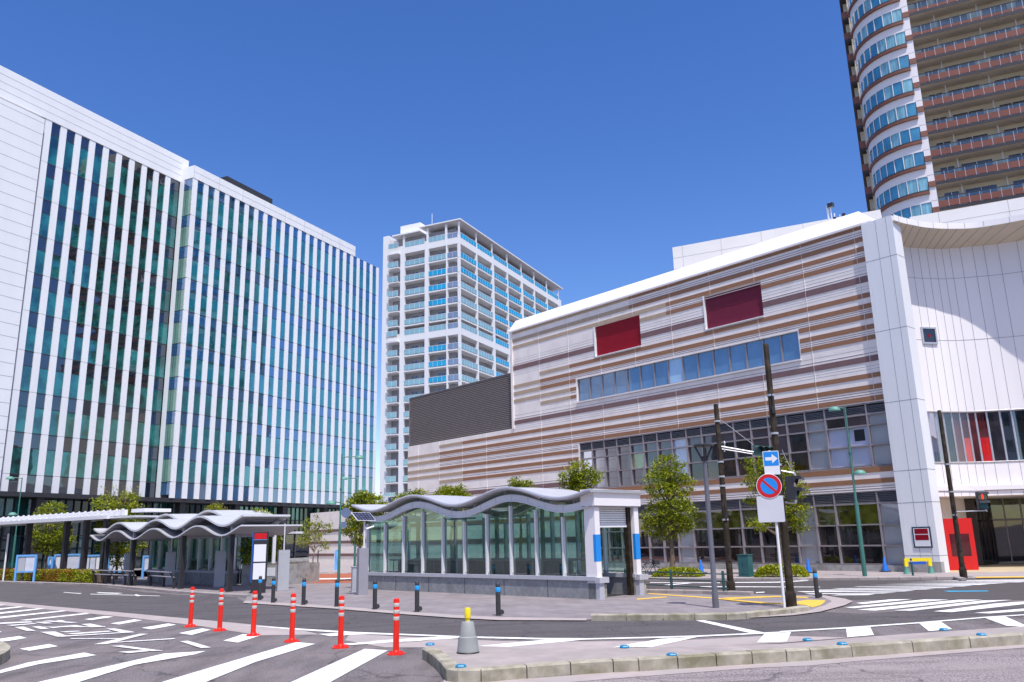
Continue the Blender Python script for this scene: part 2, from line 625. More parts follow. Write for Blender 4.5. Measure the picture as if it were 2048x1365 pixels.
mirror_glass('apt_window', (.03, .035, .05), .15, (.8, .9, 1), var=.5, scale=.4)
clear_glass('kiosk_glass', (.44, .65, .61), .12)
clear_glass('balcony_glass', (.72, .82, .82), .05)
clear_glass('shelter_glass', (.62, .82, .78), .10)

# ================================================================== ground, roads, pavements, markings
asphalt('asphalt_main', (.034, .030, .031), (.34, .30, .305), (.235, .195, .185), .4, streak=(1.2, .3, 1))
asphalt('asphalt_lane', (.032, .029, .031), (.19, .17, .175), (.12, .105, .105), .35, streak=(.25, 1.2, 1))
asphalt('asphalt_far', (.062, .054, .054), (.115, .10, .10), (.10, .09, .088), .3)
asphalt('asphalt_near', (.055, .046, .047), (.50, .43, .435), (.34, .285, .28), .45, streak=(.2, 1.1, 1))
pavers('plaza_paver', (.325, .288, .292), (.265, .233, .237), (.17, .15, .15), .62, .31, 45, .55)
pavers('walk_paver', (.44, .38, .37), (.39, .34, .335), (.29, .26, .25), .4, .2, 41, .5)

def sheet(name, poly, m, z, kind='structure', thick=0.0):
    mb = MB()
    if thick:
        mb.prism(ccw(poly), thick, 0)
    else:
        mb.face(ccw(poly), 0)
    o = mb.build(name, m, loc=(0, 0, 0))
    o['kind'] = kind
    return o

sheet('road', [V((-2500, -2500, 0)), V((2500, -2500, 0)), V((2500, 2500, 0)), V((-2500, 2500, 0))], 'asphalt_main', 0)

# bus lane in front of the plaza
lane_up = [(-220, 1158), (0, 1166), (187, 1172), (290, 1185), (350, 1190), (470, 1193), (490, 1205), (560, 1210), (670, 1217), (780, 1226), (902, 1235), (1000, 1240), (1173, 1240.5), (1326, 1240), (1425, 1239), (1492, 1235), (1587, 1230), (1640, 1224), (1720, 1228), (1900, 1217), (2060, 1208)]
lane_dn = [(2060, 1233), (1835, 1245), (1690, 1257), (1560, 1264), (1390, 1275), (1235, 1278), (1024, 1280), (914, 1275), (780, 1270), (590, 1257), (420, 1241), (200, 1221), (0, 1203), (-220, 1186)]
sheet('bus_lane', gp(lane_up + lane_dn, 0, .004), 'asphalt_lane', .004)
# pale concrete gutter on the near side of the lane
gut = [(-220, 1187), (0, 1204), (200, 1222), (420, 1242), (590, 1258), (640, 1270), (520, 1272), (400, 1253), (260, 1236), (140, 1224), (0, 1211), (-220, 1193)]
sheet('lane_gutter', gp(gut, 0, .005), 'gutter', .005)
gut2 = [(700, 1268), (850, 1277), (1000, 1283), (1160, 1284), (1300, 1283), (1400, 1280), (1540, 1272), (1700, 1276), (1560, 1287), (1300, 1297), (1092, 1300), (956, 1298), (862, 1296), (770, 1296), (690, 1282)]
sheet('island_gutter', gp(gut2, 0, .005), 'gutter', .005)
# near carriageway
near = [(905, 1362), (1056, 1361), (1144, 1354.5), (1227, 1347), (1358, 1338), (1504, 1328), (1620, 1324), (1703, 1316), (1824, 1306), (2060, 1289), (2300, 1275), (2600, 1300), (2300, 1700), (700, 1700), (840, 1420)]
sheet('near_carriageway', gp(near, 0, .004), 'asphalt_near', .004)
near_g = [(890, 1358), (917, 1361), (1056, 1359), (1144, 1352.5), (1227, 1345), (1358, 1335.5), (1504, 1326), (1620, 1321.5), (1703, 1313.5), (1824, 1304), (2060, 1287), (2300, 1272), (2300, 1278), (2060, 1296), (1824, 1315), (1703, 1325), (1620, 1333), (1504, 1338), (1358, 1349), (1227, 1359), (1144, 1366), (1000, 1374), (880, 1380)]
sheet('near_gutter', gp(near_g, 0, .008), 'gutter', .008)
# far road between plaza and shopping building
farr = [(2300, 1155), (1920, 1158), (1905, 1158.5), (1560, 1160), (1290, 1159), (1230, 1158), (1200, 1170), (1297, 1181.5), (1406, 1184), (1512, 1189), (1625, 1191), (1662, 1199), (1720, 1200), (2060, 1201), (2300, 1201)]
sheet('far_road', gp(farr, 0, .004), 'asphalt_far', .004)

# plaza pavement (flush with the lane, upstand kerbs where the photo shows them)
front = [(-260, 1154), (0, 1164.5), (185, 1170), (281, 1179), (350, 1186), (450, 1191), (494, 1193), (490, 1204), (560, 1208.5), (670, 1215.5), (780, 1224), (902, 1233), (1000, 1238), (1173, 1239), (1326, 1238.6), (1425, 1237), (1492, 1233.4), (1587, 1227.8), (1623, 1221.5), (1655, 1210), (1668, 1203), (1658, 1199.5), (1625, 1191), (1512, 1189), (1406, 1184), (1297, 1181.5)]
pl = gp(front, .02, 0.0)
back = azdir(-47)
pl = pl + [pl[-1] + back * 30, pl[-1] + back * 55 + V((4, 22, 0)), V((-10, 100, 0)), V((-60, 95, 0)), V((-70, 40, 0))]
sheet('plaza_pavement', pl, 'plaza_paver', 0, thick=.02)
edge = [(486, 1206.5), (560, 1211), (670, 1218), (780, 1227), (902, 1236), (1000, 1241), (1173, 1241.5), (1173, 1237.5), (1000, 1235), (902, 1230), (780, 1221.5), (670, 1213), (560, 1206), (490, 1202)]
sheet('flush_kerb', gp(edge, .02, .024), 'gutter', .024)
corner = [(1500, 1236), (1587, 1231), (1640, 1224), (1690, 1211), (1706, 1203), (1690, 1198), (1640, 1190), (1625, 1189.5), (1650, 1197), (1664, 1203), (1650, 1211), (1623, 1220), (1587, 1227), (1492, 1233)]
sheet('corner_kerb', gp(corner, .02, .023), 'gutter', .023)

def upstand(name, pix, z0, z1, thick, m, gap=.013, step=.6, cap=True):
    """row of kerb stones; pix = top outer edge in the photograph"""
    P = gp(pix, z1)
    mb = MB()
    for a, b in zip(P[:-1], P[1:]):
        L = (b - a).length
        n = max(1, round(L / step))
        u = (b - a).normalized()
        nn = V((-u.y, u.x, 0))
        if nn.dot(EYE - a) > 0:
            nn = -nn
        for k in range(n):
            fr = Fr(a + u * (L * k / n), u, nn)
            jig = RND.uniform(-.004, .004)
            w = L / n - gap
            c = .018
            # chamfered top outer edge
            prof = [(0, z0 - z1), (0 + jig, -c), (c, jig * .5), (thick, jig * .5), (thick, z0 - z1)]
            pa = [fr.p(gap / 2, x, y) for x, y in prof]
            pb = [fr.p(gap / 2 + w, x, y) for x, y in prof]
            for i in range(len(prof) - 1):
                mb.face([pa[i], pb[i], pb[i + 1], pa[i + 1]], 0)
            mb.face(pa, 0)
            mb.face(pb[::-1], 0)
    o = mb.build(name, m, loc=(0, 0, 0))
    return struct(o)

upstand('kerb', [(1181, 1229.6), (1326, 1228.6), (1452, 1227.4), (1492, 1225.6), (1582, 1216.5), (1619, 1212)], 0, .12, .16, 'kerb_stone')
upstand('kerb', [(-200, 1152), (0, 1162.5), (185, 1167.5), (281, 1175.4), (350, 1181.5), (450, 1188), (494, 1189.5)], 0, .09, .16, 'kerb_top')
upstand('kerb', [(1200, 1178), (1297, 1179.3), (1406, 1181), (1502, 1184)], 0, .12, .15, 'kerb_top')

# traffic island in the foreground
isl_front = [(844.7, 1296), (855, 1301.5), (865, 1308.5), (874, 1316), (882.5, 1324), (888, 1331), (893, 1336.5), (915, 1339), (962, 1338.5), (1053.5, 1331.6), (1141, 1325), (1226, 1320), (1277, 1318), (1355, 1313.5), (1432, 1308.7), (1503.7, 1304.5), (1572, 1300.5), (1620, 1297.8), (1703, 1291.5), (1824.5, 1283), (2048, 1267.5), (2250, 1252)]
isl_back = [(2250, 1238), (2048, 1252.5), (1824, 1266.8), (1703, 1276), (1560, 1288), (1512, 1287.8), (1308, 1294.5), (1160, 1297.5), (1092, 1297), (956, 1293.5), (885, 1291), (858, 1291.5)]
isl_in = [(x + (4 if i < 7 else 0), y - (.5 if i < 3 else 2.0)) for i, (x, y) in enumerate(isl_front)]
ip = ccw(gp(isl_in + isl_back, .15, 0.0))
mb = MB()
mb.prism(ip, .146, 0, ms=1)
struct(mb.build('traffic_island', ['kerb_top', 'dark_gap'], loc=(0, 0, 0)))
upstand('island_kerb', isl_front, 0, .15, .17, 'kerb_stone', step=.85)
# rounded island at the left border
lf = [(-90, 1290), (-40, 1312), (0, 1310.5), (12, 1304.6), (20, 1298.5), (21.5, 1293.5), (12, 1286), (0, 1282), (-60, 1276)]
sheet('traffic_island', gp(lf, .15, 0.0), 'kerb_stone', 0, thick=.15)

# pavement of the shopping building
walk = [(1920, 1157), (1905, 1158.5), (1560, 1160), (1290, 1159.5), (1180, 1159)]
wp = gp(walk, 0)
ws = (wp[-1] - wp[-2]).normalized()
wp = wp + [wp[-1] + ws * 40, wp[-1] + ws * 40 + V((30, 40, 0)), V((70, 60, 0))] + gp([(2400, 1157)], 0)
sheet('shop_pavement', wp, 'walk_paver', 0, thick=.02)
upstand('kerb', [(1180, 1155.5), (1290, 1156), (1560, 1156), (1840, 1154), (1905, 1153.3), (1921, 1156.5)], 0, .10, .16, 'kerb_top')
tiles = [(1945, 1150), (2300, 1147), (2300, 1120), (1990, 1130)]
pavers('terrace_tile', (.56, .46, .30), (.50, .41, .27), (.34, .28, .19), .45, .45, 41, .35)
sheet('entrance_paving', gp([(1900, 1146), (2300, 1140), (2300, 1100), (1880, 1100)], .02, .024), 'terrace_tile', .024)
sheet('tactile_paving', gp([(1952, 1154.5), (2150, 1152.5), (2150, 1155), (1952, 1156.6)], .02, .028), 'yellow_tile', 0)

# brick red path in front of the office
sheet('red_path', gp([(565, 1150), (706, 1147), (712, 1166), (560, 1168)], .02, .024), 'brick_red', .024)
sheet('road_marking', gp([(565, 1158), (706, 1156.6), (708, 1159), (565, 1160.5)], .02, .028), 'worn_line', .028)

# painted markings
def z4(*p): return [(x / 4.876, 1140 + y / 4.876) for x, y in p]
def z5(*p): return [(340 + x / 4.096, 1140 + y / 4.096) for x, y in p]
def z6(*p): return [(780 + x / 4.096, 1140 + y / 4.096) for x, y in p]
def z7(*p): return [(1160 + x / 4.452, 1120 + y / 4.452) for x, y in p]
def z8(*p): return [(1560 + x / 4.197, 1100 + y / 4.197) for x, y in p]
def z9(*p): return [(1640 + x / 5.02, 1130 + y / 5.02) for x, y in p]
marks = [
    z4((-200, 352), (35, 343), (50, 346), (-200, 372)), z4((-200, 400), (190, 360), (240, 365), (0, 392), (-200, 420)),
    z4((-200, 440), (390, 378), (440, 382), (0, 435), (-200, 460)), z4((-200, 482), (610, 400), (655, 405), (0, 478), (-200, 505)),
    z4((190, 495), (830, 425), (878, 432), (260, 499)),
    z4((820, 487), (1020, 455), (1110, 462), (890, 495)), z4((1075, 528), (1310, 487), (1390, 497), (1160, 538)),
    z4((1380, 570), (1640, 527), (1720, 540), (1470, 585)), z4((1740, 622), (1970, 575), (2055, 588), (1870, 640)),
    z5((435, 585), (600, 530), (740, 543), (555, 600)),
    z5((0, 905), (400, 785), (1035, 597), (1190, 611), (700, 760), (300, 922), (100, 1000), (-300, 1000)),
    z5((1000, 922), (1595, 652), (1785, 665), (1320, 922), (1180, 1000), (820, 1000)),
    z4((-60, 608), (15, 605), (0, 615), (-60, 620)), z4((-100, 692), (190, 650), (260, 670), (75, 700), (-60, 712)), z4((190, 775), (480, 728), (565, 750), (285, 795)),
    z4((-200, 1035), (0, 985), (270, 910), (820, 812), (940, 838), (380, 925), (40, 1005), (-200, 1070)),
    z4((390, 1097), (1600, 822), (2005, 797), (1900, 830), (1320, 930), (780, 1097), (500, 1190), (100, 1190)),
    z6((0, 580), (400, 556), (720, 554), (0, 602), (-320, 620), (-400, 612)), z6((710, 630), (1290, 576), (1600, 576), (980, 636)),
    z5((1215, 530), (1500, 518), (1730, 524), (1310, 548)),
    z7((290, 787), (720, 708), (1050, 692), (640, 783)), z7((1575, 742), (1645, 662), (1880, 648), (1840, 732)),
    z7((1030, 545), (1110, 543), (1640, 652), (1530, 660)),
    z8((555, 667), (755, 648), (790, 720), (565, 738)), z8((1170, 623), (1350, 607), (1445, 670), (1250, 687)), z8((1725, 577), (1890, 563), (2100, 655), (1900, 642)), z8((1990, 552), (2150, 545), (2150, 560)),
    z8((640, 450), (920, 420), (1110, 418), (700, 460)), z8((545, 487), (1210, 420), (1420, 420), (620, 494)), z8((645, 507), (1500, 422), (1700, 422), (800, 514)),
    z8((1290, 520), (1800, 455), (2150, 430), (2150, 448), (1440, 527)), z8((1630, 533), (2150, 488), (2150, 510), (1760, 538)),
    z9((110, 310), (180, 302), (560, 296), (480, 308)), z9((-150, 292), (300, 288), (770, 280), (640, 290), (-100, 299)), z9((-240, 270), (500, 266), (960, 260), (850, 270), (-150, 279)),
    z9((-80, 255), (700, 248), (1160, 242), (1060, 250), (-20, 263)), z9((120, 240), (900, 232), (1350, 228), (1250, 236), (200, 244)), z9((330, 220), (1100, 214), (1540, 210), (1440, 219), (400, 223)),
    z9((490, 205), (1250, 199), (1720, 196), (1600, 205)), z9((640, 192), (1400, 186), (1900, 183), (1750, 192)),
    [(1470, 1165.2), (1552, 1164.6), (1618, 1161.2), (1616, 1162.6), (1555, 1166.3), (1470, 1166.6)], [(1470, 1173.8), (1640, 1174.6), (1640, 1175.6), (1470, 1175.2)],
    [(1300, 1165.3), (1440, 1166), (1440, 1167), (1300, 1166.4)], [(1316, 1171.5), (1375, 1166.7), (1384, 1167.2), (1330, 1172.3)], [(1400, 1173.6), (1470, 1173.8), (1470, 1175.2), (1400, 1175)], [(1512, 1185.4), (1530, 1184.6), (1528, 1186.3), (1512, 1187)],
]
lines = [
    z5((575, 456), (1000, 482), (1500, 513), (2048, 535), (2048, 545), (1500, 528), (1000, 494)),
    z6((240, 534), (550, 548), (1250, 564), (1600, 566), (1600, 578), (1250, 577), (550, 561), (240, 545)),
    z7((30, 706), (700, 690), (1050, 680), (1600, 655), (1780, 646), (1780, 654), (1600, 666), (1050, 692), (700, 702), (30, 718)),
    z8((0, 688), (560, 655), (1170, 613), (1720, 568), (2150, 540), (2150, 547), (1720, 577), (1170, 623), (560, 666), (0, 698)),
]
# lettering worn into the lane (stretched characters) and the arrows beside it
glyphs = [
    z4((140, 565), (230, 560), (350, 600), (260, 602)), z4((300, 566), (390, 562), (1030, 556), (1020, 564)), z4((310, 560), (390, 555), (480, 580), (400, 585)), z4((470, 566), (740, 544), (830, 560), (790, 566), (690, 556), (520, 574)),
    z4((790, 535), (880, 530), (1030, 562), (900, 566)), z4((390, 612), (540, 608), (660, 655), (560, 660)), z4((560, 652), (1290, 610), (1310, 616), (600, 660)),
    z4((580, 608), (760, 600), (790, 606), (640, 616)), z4((650, 626), (1060, 600), (1090, 608), (720, 636)), z4((1030, 580), (1120, 578), (1310, 612), (1190, 618)),
    z4((0, 520), (300, 508), (320, 518), (0, 535)), z4((60, 545), (330, 526), (360, 532), (120, 552)), z4((330, 516), (440, 512), (520, 528), (430, 530)), z4((410, 507), (480, 500), (760, 518), (690, 524)), z4((540, 498), (600, 495), (640, 508), (590, 510)),
    z4((680, 674), (1190, 674), (1190, 681), (700, 681)), z4((915, 733), (1365, 630), (1445, 630), (1040, 733)), z4((1080, 713), (1690, 673), (1715, 681), (1060, 722)), z4((1080, 750), (1190, 745), (1595, 797), (1480, 801)), z4((1150, 808), (1440, 790), (1450, 802), (1260, 820)), z4((1755, 705), (1830, 698), (2060, 765), (1960, 771)),
    z4((620, 221), (800, 233), (780, 238), (620, 225)), z4((940, 222), (1200, 230), (1150, 238), (960, 231)), z4((1325, 241), (1380, 256), (1340, 262), (1310, 248)), z4((880, 238), (1560, 257), (1560, 261), (880, 243)),
    z5((1650, 590), (2048, 562), (2300, 552), (2048, 590), (1800, 602)), z6((1830, 640), (2048, 598), (2200, 590), (2100, 640)), z8((960, 515), (1700, 430), (1950, 425), (1100, 518)), z9((850, 178), (1600, 172), (2150, 169), (2000, 180)), z9((1010, 166), (1700, 155), (2250, 150), (2200, 164)),
]
def paint(name, polys, m, z):
    mb = MB()
    for k, q in enumerate(polys):
        mb.face(ccw(gp(q, 0, z + .0002 * (k % 7))), 0)
    return struct(mb.build(name, m, loc=(0, 0, 0)))
paint('road_marking', marks, 'white_line', .008)
paint('road_marking', lines, 'white_line', .0105)
paint('road_marking', glyphs, 'worn_line', .0115)
paint('road_marking', [z9((1240, 265), (1680, 263), (1700, 269), (1300, 274))], 'blue_line', .008)
def z10(*p): return [(1280 + x / 5.39, 1170 + y / 5.39) for x, y in p]
mb = MB()
for q in (z10((90, 92), (330, 108), (800, 140), (1100, 170), (1400, 195), (1600, 200), (1580, 215), (1380, 210), (1060, 185), (780, 150), (330, 118), (90, 101)),
          z10((880, 142), (1480, 121), (1800, 133), (1820, 146), (1480, 134), (980, 158)),
          z10((1600, 197), (1800, 165), (2000, 168), (1985, 195), (1950, 222), (1860, 246), (1800, 225)),
          z10((-30, 152), (280, 130), (300, 138), (-30, 165))):
    mb.face(ccw(gp(q, .02, .026 + .0003 * len(mb.f))), 0)
struct(mb.build('tactile_paving', 'yellow_tile', loc=(0, 0, 0)))

# drain slots in the kerb and a drain cover at the foot of the island
mb = MB()
for (x0, y0, x1, y1) in ((1391, 1234.6, 1414, 1234.6), (1585, 1222.8, 1597, 1221.6)):
    A, B = gnd(x0, y0, .05), gnd(x1, y1, .05)
    u = (B - A).normalized()
    nn = V((-u.y, u.x, 0))
    if nn.dot(EYE - A) < 0: nn = -nn
    f = Fr(A, u, nn)
    mb.box(f, 0, (B - A).length, -.12, .02, -.02, .02, 0)
struct(mb.build('kerb_drain', 'black', loc=(0, 0, 0)))
# ================================================================== white office building on the left
O0 = gnd(585, 1130)
OF0 = Wall(O0, 25.3)
OK_ = 1.2                                   # the block stands further off than its first survey point: scaled about the eye
OF = Fr(EYE + (OF0.O - EYE) * OK_, OF0.ux * OK_, OF0.uy * OK_, Z * OK_)
def oz(z):
    return EYE.z + (z - EYE.z) / OK_
office = thing('office_building', OF.p(0, 0, oz(.02)), 'white office block with tall vertical fins over blue-green glass and a dark ground floor', 'building')
REC = 1.28                                  # recess of the left half
FT, FB, JT, ROOF = 27.08, 4.64, 5.68, 28.05
RL = 28.92
zs = [FB, JT] + [JT + 2.31 * k for k in range(1, 9)] + [24.3, FT]
zs = [FB] + [JT + 2.325 * k for k in range(0, 9)] + [FT]
A0 = -12.18
rf = [A0 + 1.026 * k for k in range(23)]        # left edges of the fins, projecting half
FW = .42
mb = MB()
mb.box(OF, A0 + .06, 10.80, -14, -.30, FB, FT - .02, 0)
mb.box(OF, -34, A0, -14, -REC - .30, FB, FT - .02, 0)
mb.box(OF, A0 + .06, 6.95, -14, -.32, FT, ROOF - .02, 0)
mb.box(OF, -34, A0 + .0, -14, -REC - .32, FT, RL - .02, 0)
mb.box(OF, -33.5, 10.3, -13, -1.9, 0, FB, 1)
mb.build('wall', ['dark_gap', 'interior_dark'], office)
# fascia: upright over the projecting half, leaning inwards over the recessed half
mb = MB()
p = OF.p
mb.box(OF, A0, 6.95, -REC - .2, .03, FT, ROOF, 0)
mb.box(OF, -34, A0 + .6, -REC - .31, -REC + .03, FT - .05, RL, 0)
for k in (1, 2, 3):
    z = FT - .05 + (RL - FT + .05) * k / 4
    mb.box(OF, -34, A0, -REC + .03, -REC + .034, z - .012, z + .012, 1)
    if k == 2:
        mb.box(OF, A0, 6.95, .03, .034, FT + .48 - .012, FT + .48 + .012, 1)
for k in range(8):
    a = A0 + 2.4 * k
    mb.box(OF, a - .01, a + .01, .03, .034, FT, ROOF, 1)
mb.build('fascia', ['white_panel', 'panel_joint'], office)

def fin(a, b0, b1, top=FT, wide=FW):
    mb = MB()
    zz = [FB] + zs[1:-1] + [top]
    for z0, z1 in zip(zz[:-1], zz[1:]):
        mb.box(OF, a, a + wide, b0, b1, z0 + (0 if z0 == FB else .012), z1 - (0 if z1 == top else .012), 0)
    mb.box(OF, a + .02, a + wide - .02, b0, b1 - .02, FB + .01, top - .01, 1)
    mb.build('fin', ['white_panel', 'panel_joint'], office)

def bay(a0, a1, b, seed):
    """one bay of glazing between two fins: short spandrel pane and tall vision pane on every floor"""
    r = random.Random(seed)
    mb = MB()
    zz = zs
    for k, (z0, z1) in enumerate(zip(zz[:-1], zz[1:])):
        zt = z1 - .84 if k else z1
        tilt = r.uniform(-.006, .006)
        if k and zt > z0 + .3:
            mb.face([p(a0, b + tilt, z0 + .03), p(a1, b - tilt, z0 + .03), p(a1, b - tilt, zt - .02), p(a0, b + tilt, zt - .02)], 1)
            tl = r.uniform(-.006, .006)
            mb.face([p(a0, b + tl, zt + .02), p(a1, b - tl, zt + .02), p(a1, b - tl, z1 - .03), p(a0, b + tl, z1 - .03)], 0)
            mb.box(OF, a0, a1, b - .03, b + .012, zt - .02, zt + .02, 2)
        else:
            mb.face([p(a0, b, z0), p(a1, b, z0), p(a1, b, z1 - .03), p(a0, b, z1 - .03)], 0)
        mb.box(OF, a0, a1, b - .03, b + .02, z1 - .03, z1 + .03 if k < len(zz) - 2 else z1, 2)
    return mb

for k, a in enumerate(rf):
    fin(a, -.08, .0 if a < 6.9 else -.03, FT if a < 6.9 else FT + .02)
for k, (a, b_) in enumerate(zip(rf[:-1], rf[1:])):
    bay(a + FW, b_, -.06, k).build('glazing_bay', ['office_spandrel', 'office_vision', 'dark_gap'], office)
# projecting half: its short side wall of white strip and pale green glass
mb = MB()
side = Fr(OF.p(A0, 0, 0), -OF.uy, -OF.ux, OF.uz)       # a runs into the recess, b to the outside
q = side.p
mb.box(side, .86, REC, -.2, .01, FB, FT, 2)
for k, (z0, z1) in enumerate(zip(zs[:-1], zs[1:])):
    zt = z1 - .84
    if zt > z0 + .3:
        mb.face([q(.03, .0, z0 + .02), q(.86, .0, z0 + .02), q(.86, .0, zt - .015), q(.03, .0, zt - .015)][::-1], 0)
    mb.face([q(.03, .0, max(zt, z0) + .015), q(.86, .0, max(zt, z0) + .015), q(.86, .0, z1 - .02), q(.03, .0, z1 - .02)][::-1], 1)
    mb.box(side, .0, .86, -.05, .012, z1 - .02, z1 + .02, 3)
mb.box(side, .6, .62, -.05, .012, FB, FT, 3)
mb.build('side_glazing', ['side_glass', 'office_spandrel', 'white_panel', 'dark_gap'], office)
# recessed half
lfins = [-22.50 + 1.005 * k for k in range(10)]
for a in lfins:
    fin(a, -REC - .08, -REC, FT - .06, .42)
ends = lfins + [A0 - .02]
for k in range(10):
    r = random.Random(100 + k)
    mbb = bay(ends[k] + .42, ends[k + 1], -REC - .06, 100 + k)
    mbb.build('glazing_bay', ['office_dark', 'office_teal', 'dark_gap'], office)
mb = MB()
mb.box(OF, -34, lfins[0] - .22, -REC - .3, -REC + .25, FB - .0, FT - .28, 0)
z = FB + .4
while z < FT - .4:
    mb.box(OF, -34, lfins[0] - .22, -REC + .25, -REC + .254, z - .012, z + .012, 1)
    z += .74
mb.build('wall_panel', ['white_panel', 'panel_joint'], office)
# penthouse
mb = MB()
a0, z0 = OF0.co(450, 362, -5)
a1, z1 = OF0.co(545, 400, -5)
mb.box(OF, a0 + .2, a1, -10, -5, ROOF - .1, z1 + .05, 0)
mb.build('penthouse', 'charcoal', office)
# dark ground floor
mb = MB()
r = random.Random(5)
mb.box(OF, -33, 10.3, -1.9, -.05, FB - .25, FB - .002, 2)
a = -33.0
while a < 10.2:
    w = .515
    for (z0, z1) in ((.05, 2.3), (2.36, 3.35), (3.41, FB - .25)):
        m = 3 if (z0 > 3 and r.random() < .4) or (z0 < 1 and r.random() < .5) else 1
        t = r.uniform(-.01, .01)
        mb.face([p(a, -1.2 + t, z0), p(a + w, -1.2 - t, z0), p(a + w, -1.2 - t, z1), p(a, -1.2 + t, z1)], m)
    mb.box(OF, a - .02, a + .02, -1.3, -1.12, 0, FB - .25, 2)
    a += w
for z in (2.33, 3.38):
    mb.box(OF, -33, 10.2, -1.25, -1.15, z - .03, z + .03, 2)
mb.box(OF, 10.0, 10.9, -1.9, -.3, 0, FB - .25, 2)
for k in range(8):
    a = -31 + 5.0 * k
    mb.box(OF, a, a + .45, -.75, -.3, 0, FB - .25, 0)
mb.build('ground_floor_glazing', ['charcoal', 'lobby_glass', 'dark_gap', 'lobby_teal'], office)
mb = MB()
ca, cz = OF0.co(592, 1065, 1.6)
cb, _ = OF0.co(679, 1065, 1.6)
mb.box(OF, ca, cb, -1.0, 1.6, cz - .1, cz + .06, 0)
mb.build('entrance_canopy', 'alu_white', office)
mb = MB()
mb.box(OF, ca + .5, cb - .5, -1.1, -.98, .05, cz - .12, 0)
mb.box(OF, ca + 1.7, ca + 1.78, -.98, -.9, .05, cz - .12, 1)
mb.box(OF, ca + 2.9, ca + 2.98, -.98, -.9, .05, cz - .12, 1)
mb.box(OF, ca + 1.0, ca + 1.35, -.97, -.955, 1.0, 1.5, 2)
mb.build('entrance_door', ['office_dark', 'grey_frame', 'sign_white'], office)
mb = MB()
for k in range(3):
    mb.box(OF, ca - 1.5, cb + 2.5, 1.7, 3.1 - .45 * k, oz(.02 + .10 * k), oz(.12 + .10 * k), 0)
mb.build('entrance_steps', 'concrete', office)

# ================================================================== apartment block far behind
d = ray(918, 445)
C = EYE + d * (160 / d.y)
AP = Fr((C.x, C.y, 0), azdir(-64.6), azdir(25.4))
apt = thing('apartment_tower', AP.O, 'distant white apartment block with gridded balconies in pale and bright blue glass', 'building')
FL = 3.262
slabz = [62.0 - FL * k for k in range(19)]
p = AP.p
AX, BY = 19.07, 56.0
mb = MB()
mb.box(AP, 1.9, AX - .05, 1.9, BY - .5, 0, 66.0, 0)
mb.box(AP, 17.6, AX, 0.05, 8, 0, 66.6, 1)
mb.box(AP, 14.2, 17.6, 2.6, 3, 0, 65, 0)
mb.build('wall', ['apt_wall', 'apt_white'], apt)
mb = MB()
for k, z in enumerate(slabz):
    thick = .28
    if k in (0, 6):
        mb.box(AP, -.02, 17.6, -.02, .25, z - .3, z + 1.55, 0)
        mb.box(AP, -.02, .25, .25, BY, z - .3, z + 1.55, 0)
    mb.box(AP, .0, 17.6, 0, 2.2, z - thick, z, 0)
    mb.box(AP, .0, 2.2, 2.2, BY, z - thick, z, 0)
    mb.box(AP, 14.6, 17.2, -.7, 0, z - thick * .8, z - .02, 0)
mb.build('floor_slab', 'apt_white', apt)
mb = MB()
for a, w in ((2.87, .32), (7.45, .92), (13.4, 1.1)):
    mb.box(AP, a, a + w, -.05, .5, 0, 61.7, 0)
    if a > 2:
        mb.box(AP, a + .1, a + .5, -.05, .35, 61.7, 66.4, 0)
for k, b in enumerate((.0, 7.5, 15.0, 22.7, 30.5, 38.1, 46.1, 54.0)):
    w = .95 if k in (2, 4) else .5
    mb.box(AP, -.05, .45, b, b + w, 0, 61.7, 0)
    mb.box(AP, -.05, .25, b, b + .32, 61.7, 66.4, 0)
mb.build('column', 'apt_white', apt)
mb = MB()
mb.box(AP, -.5, 9.6, -.4, BY + .5, 66.75, 67.0, 0)
mb.box(AP, 9.7, 16.5, -.4, 6, 66.0, 66.3, 0)
mb.box(AP, 10.8, 15.9, 2.0, 10, 66.35, 69.1, 0)
mb.box(AP, 3.0, 6.8, 1.7, 5, 62, 65.2, 0)
mb.tube(p(9, 4, 67.3), p(9, 4, 71.5), .05, m=0, seg=6)
mb.build('roof', 'apt_white', apt)

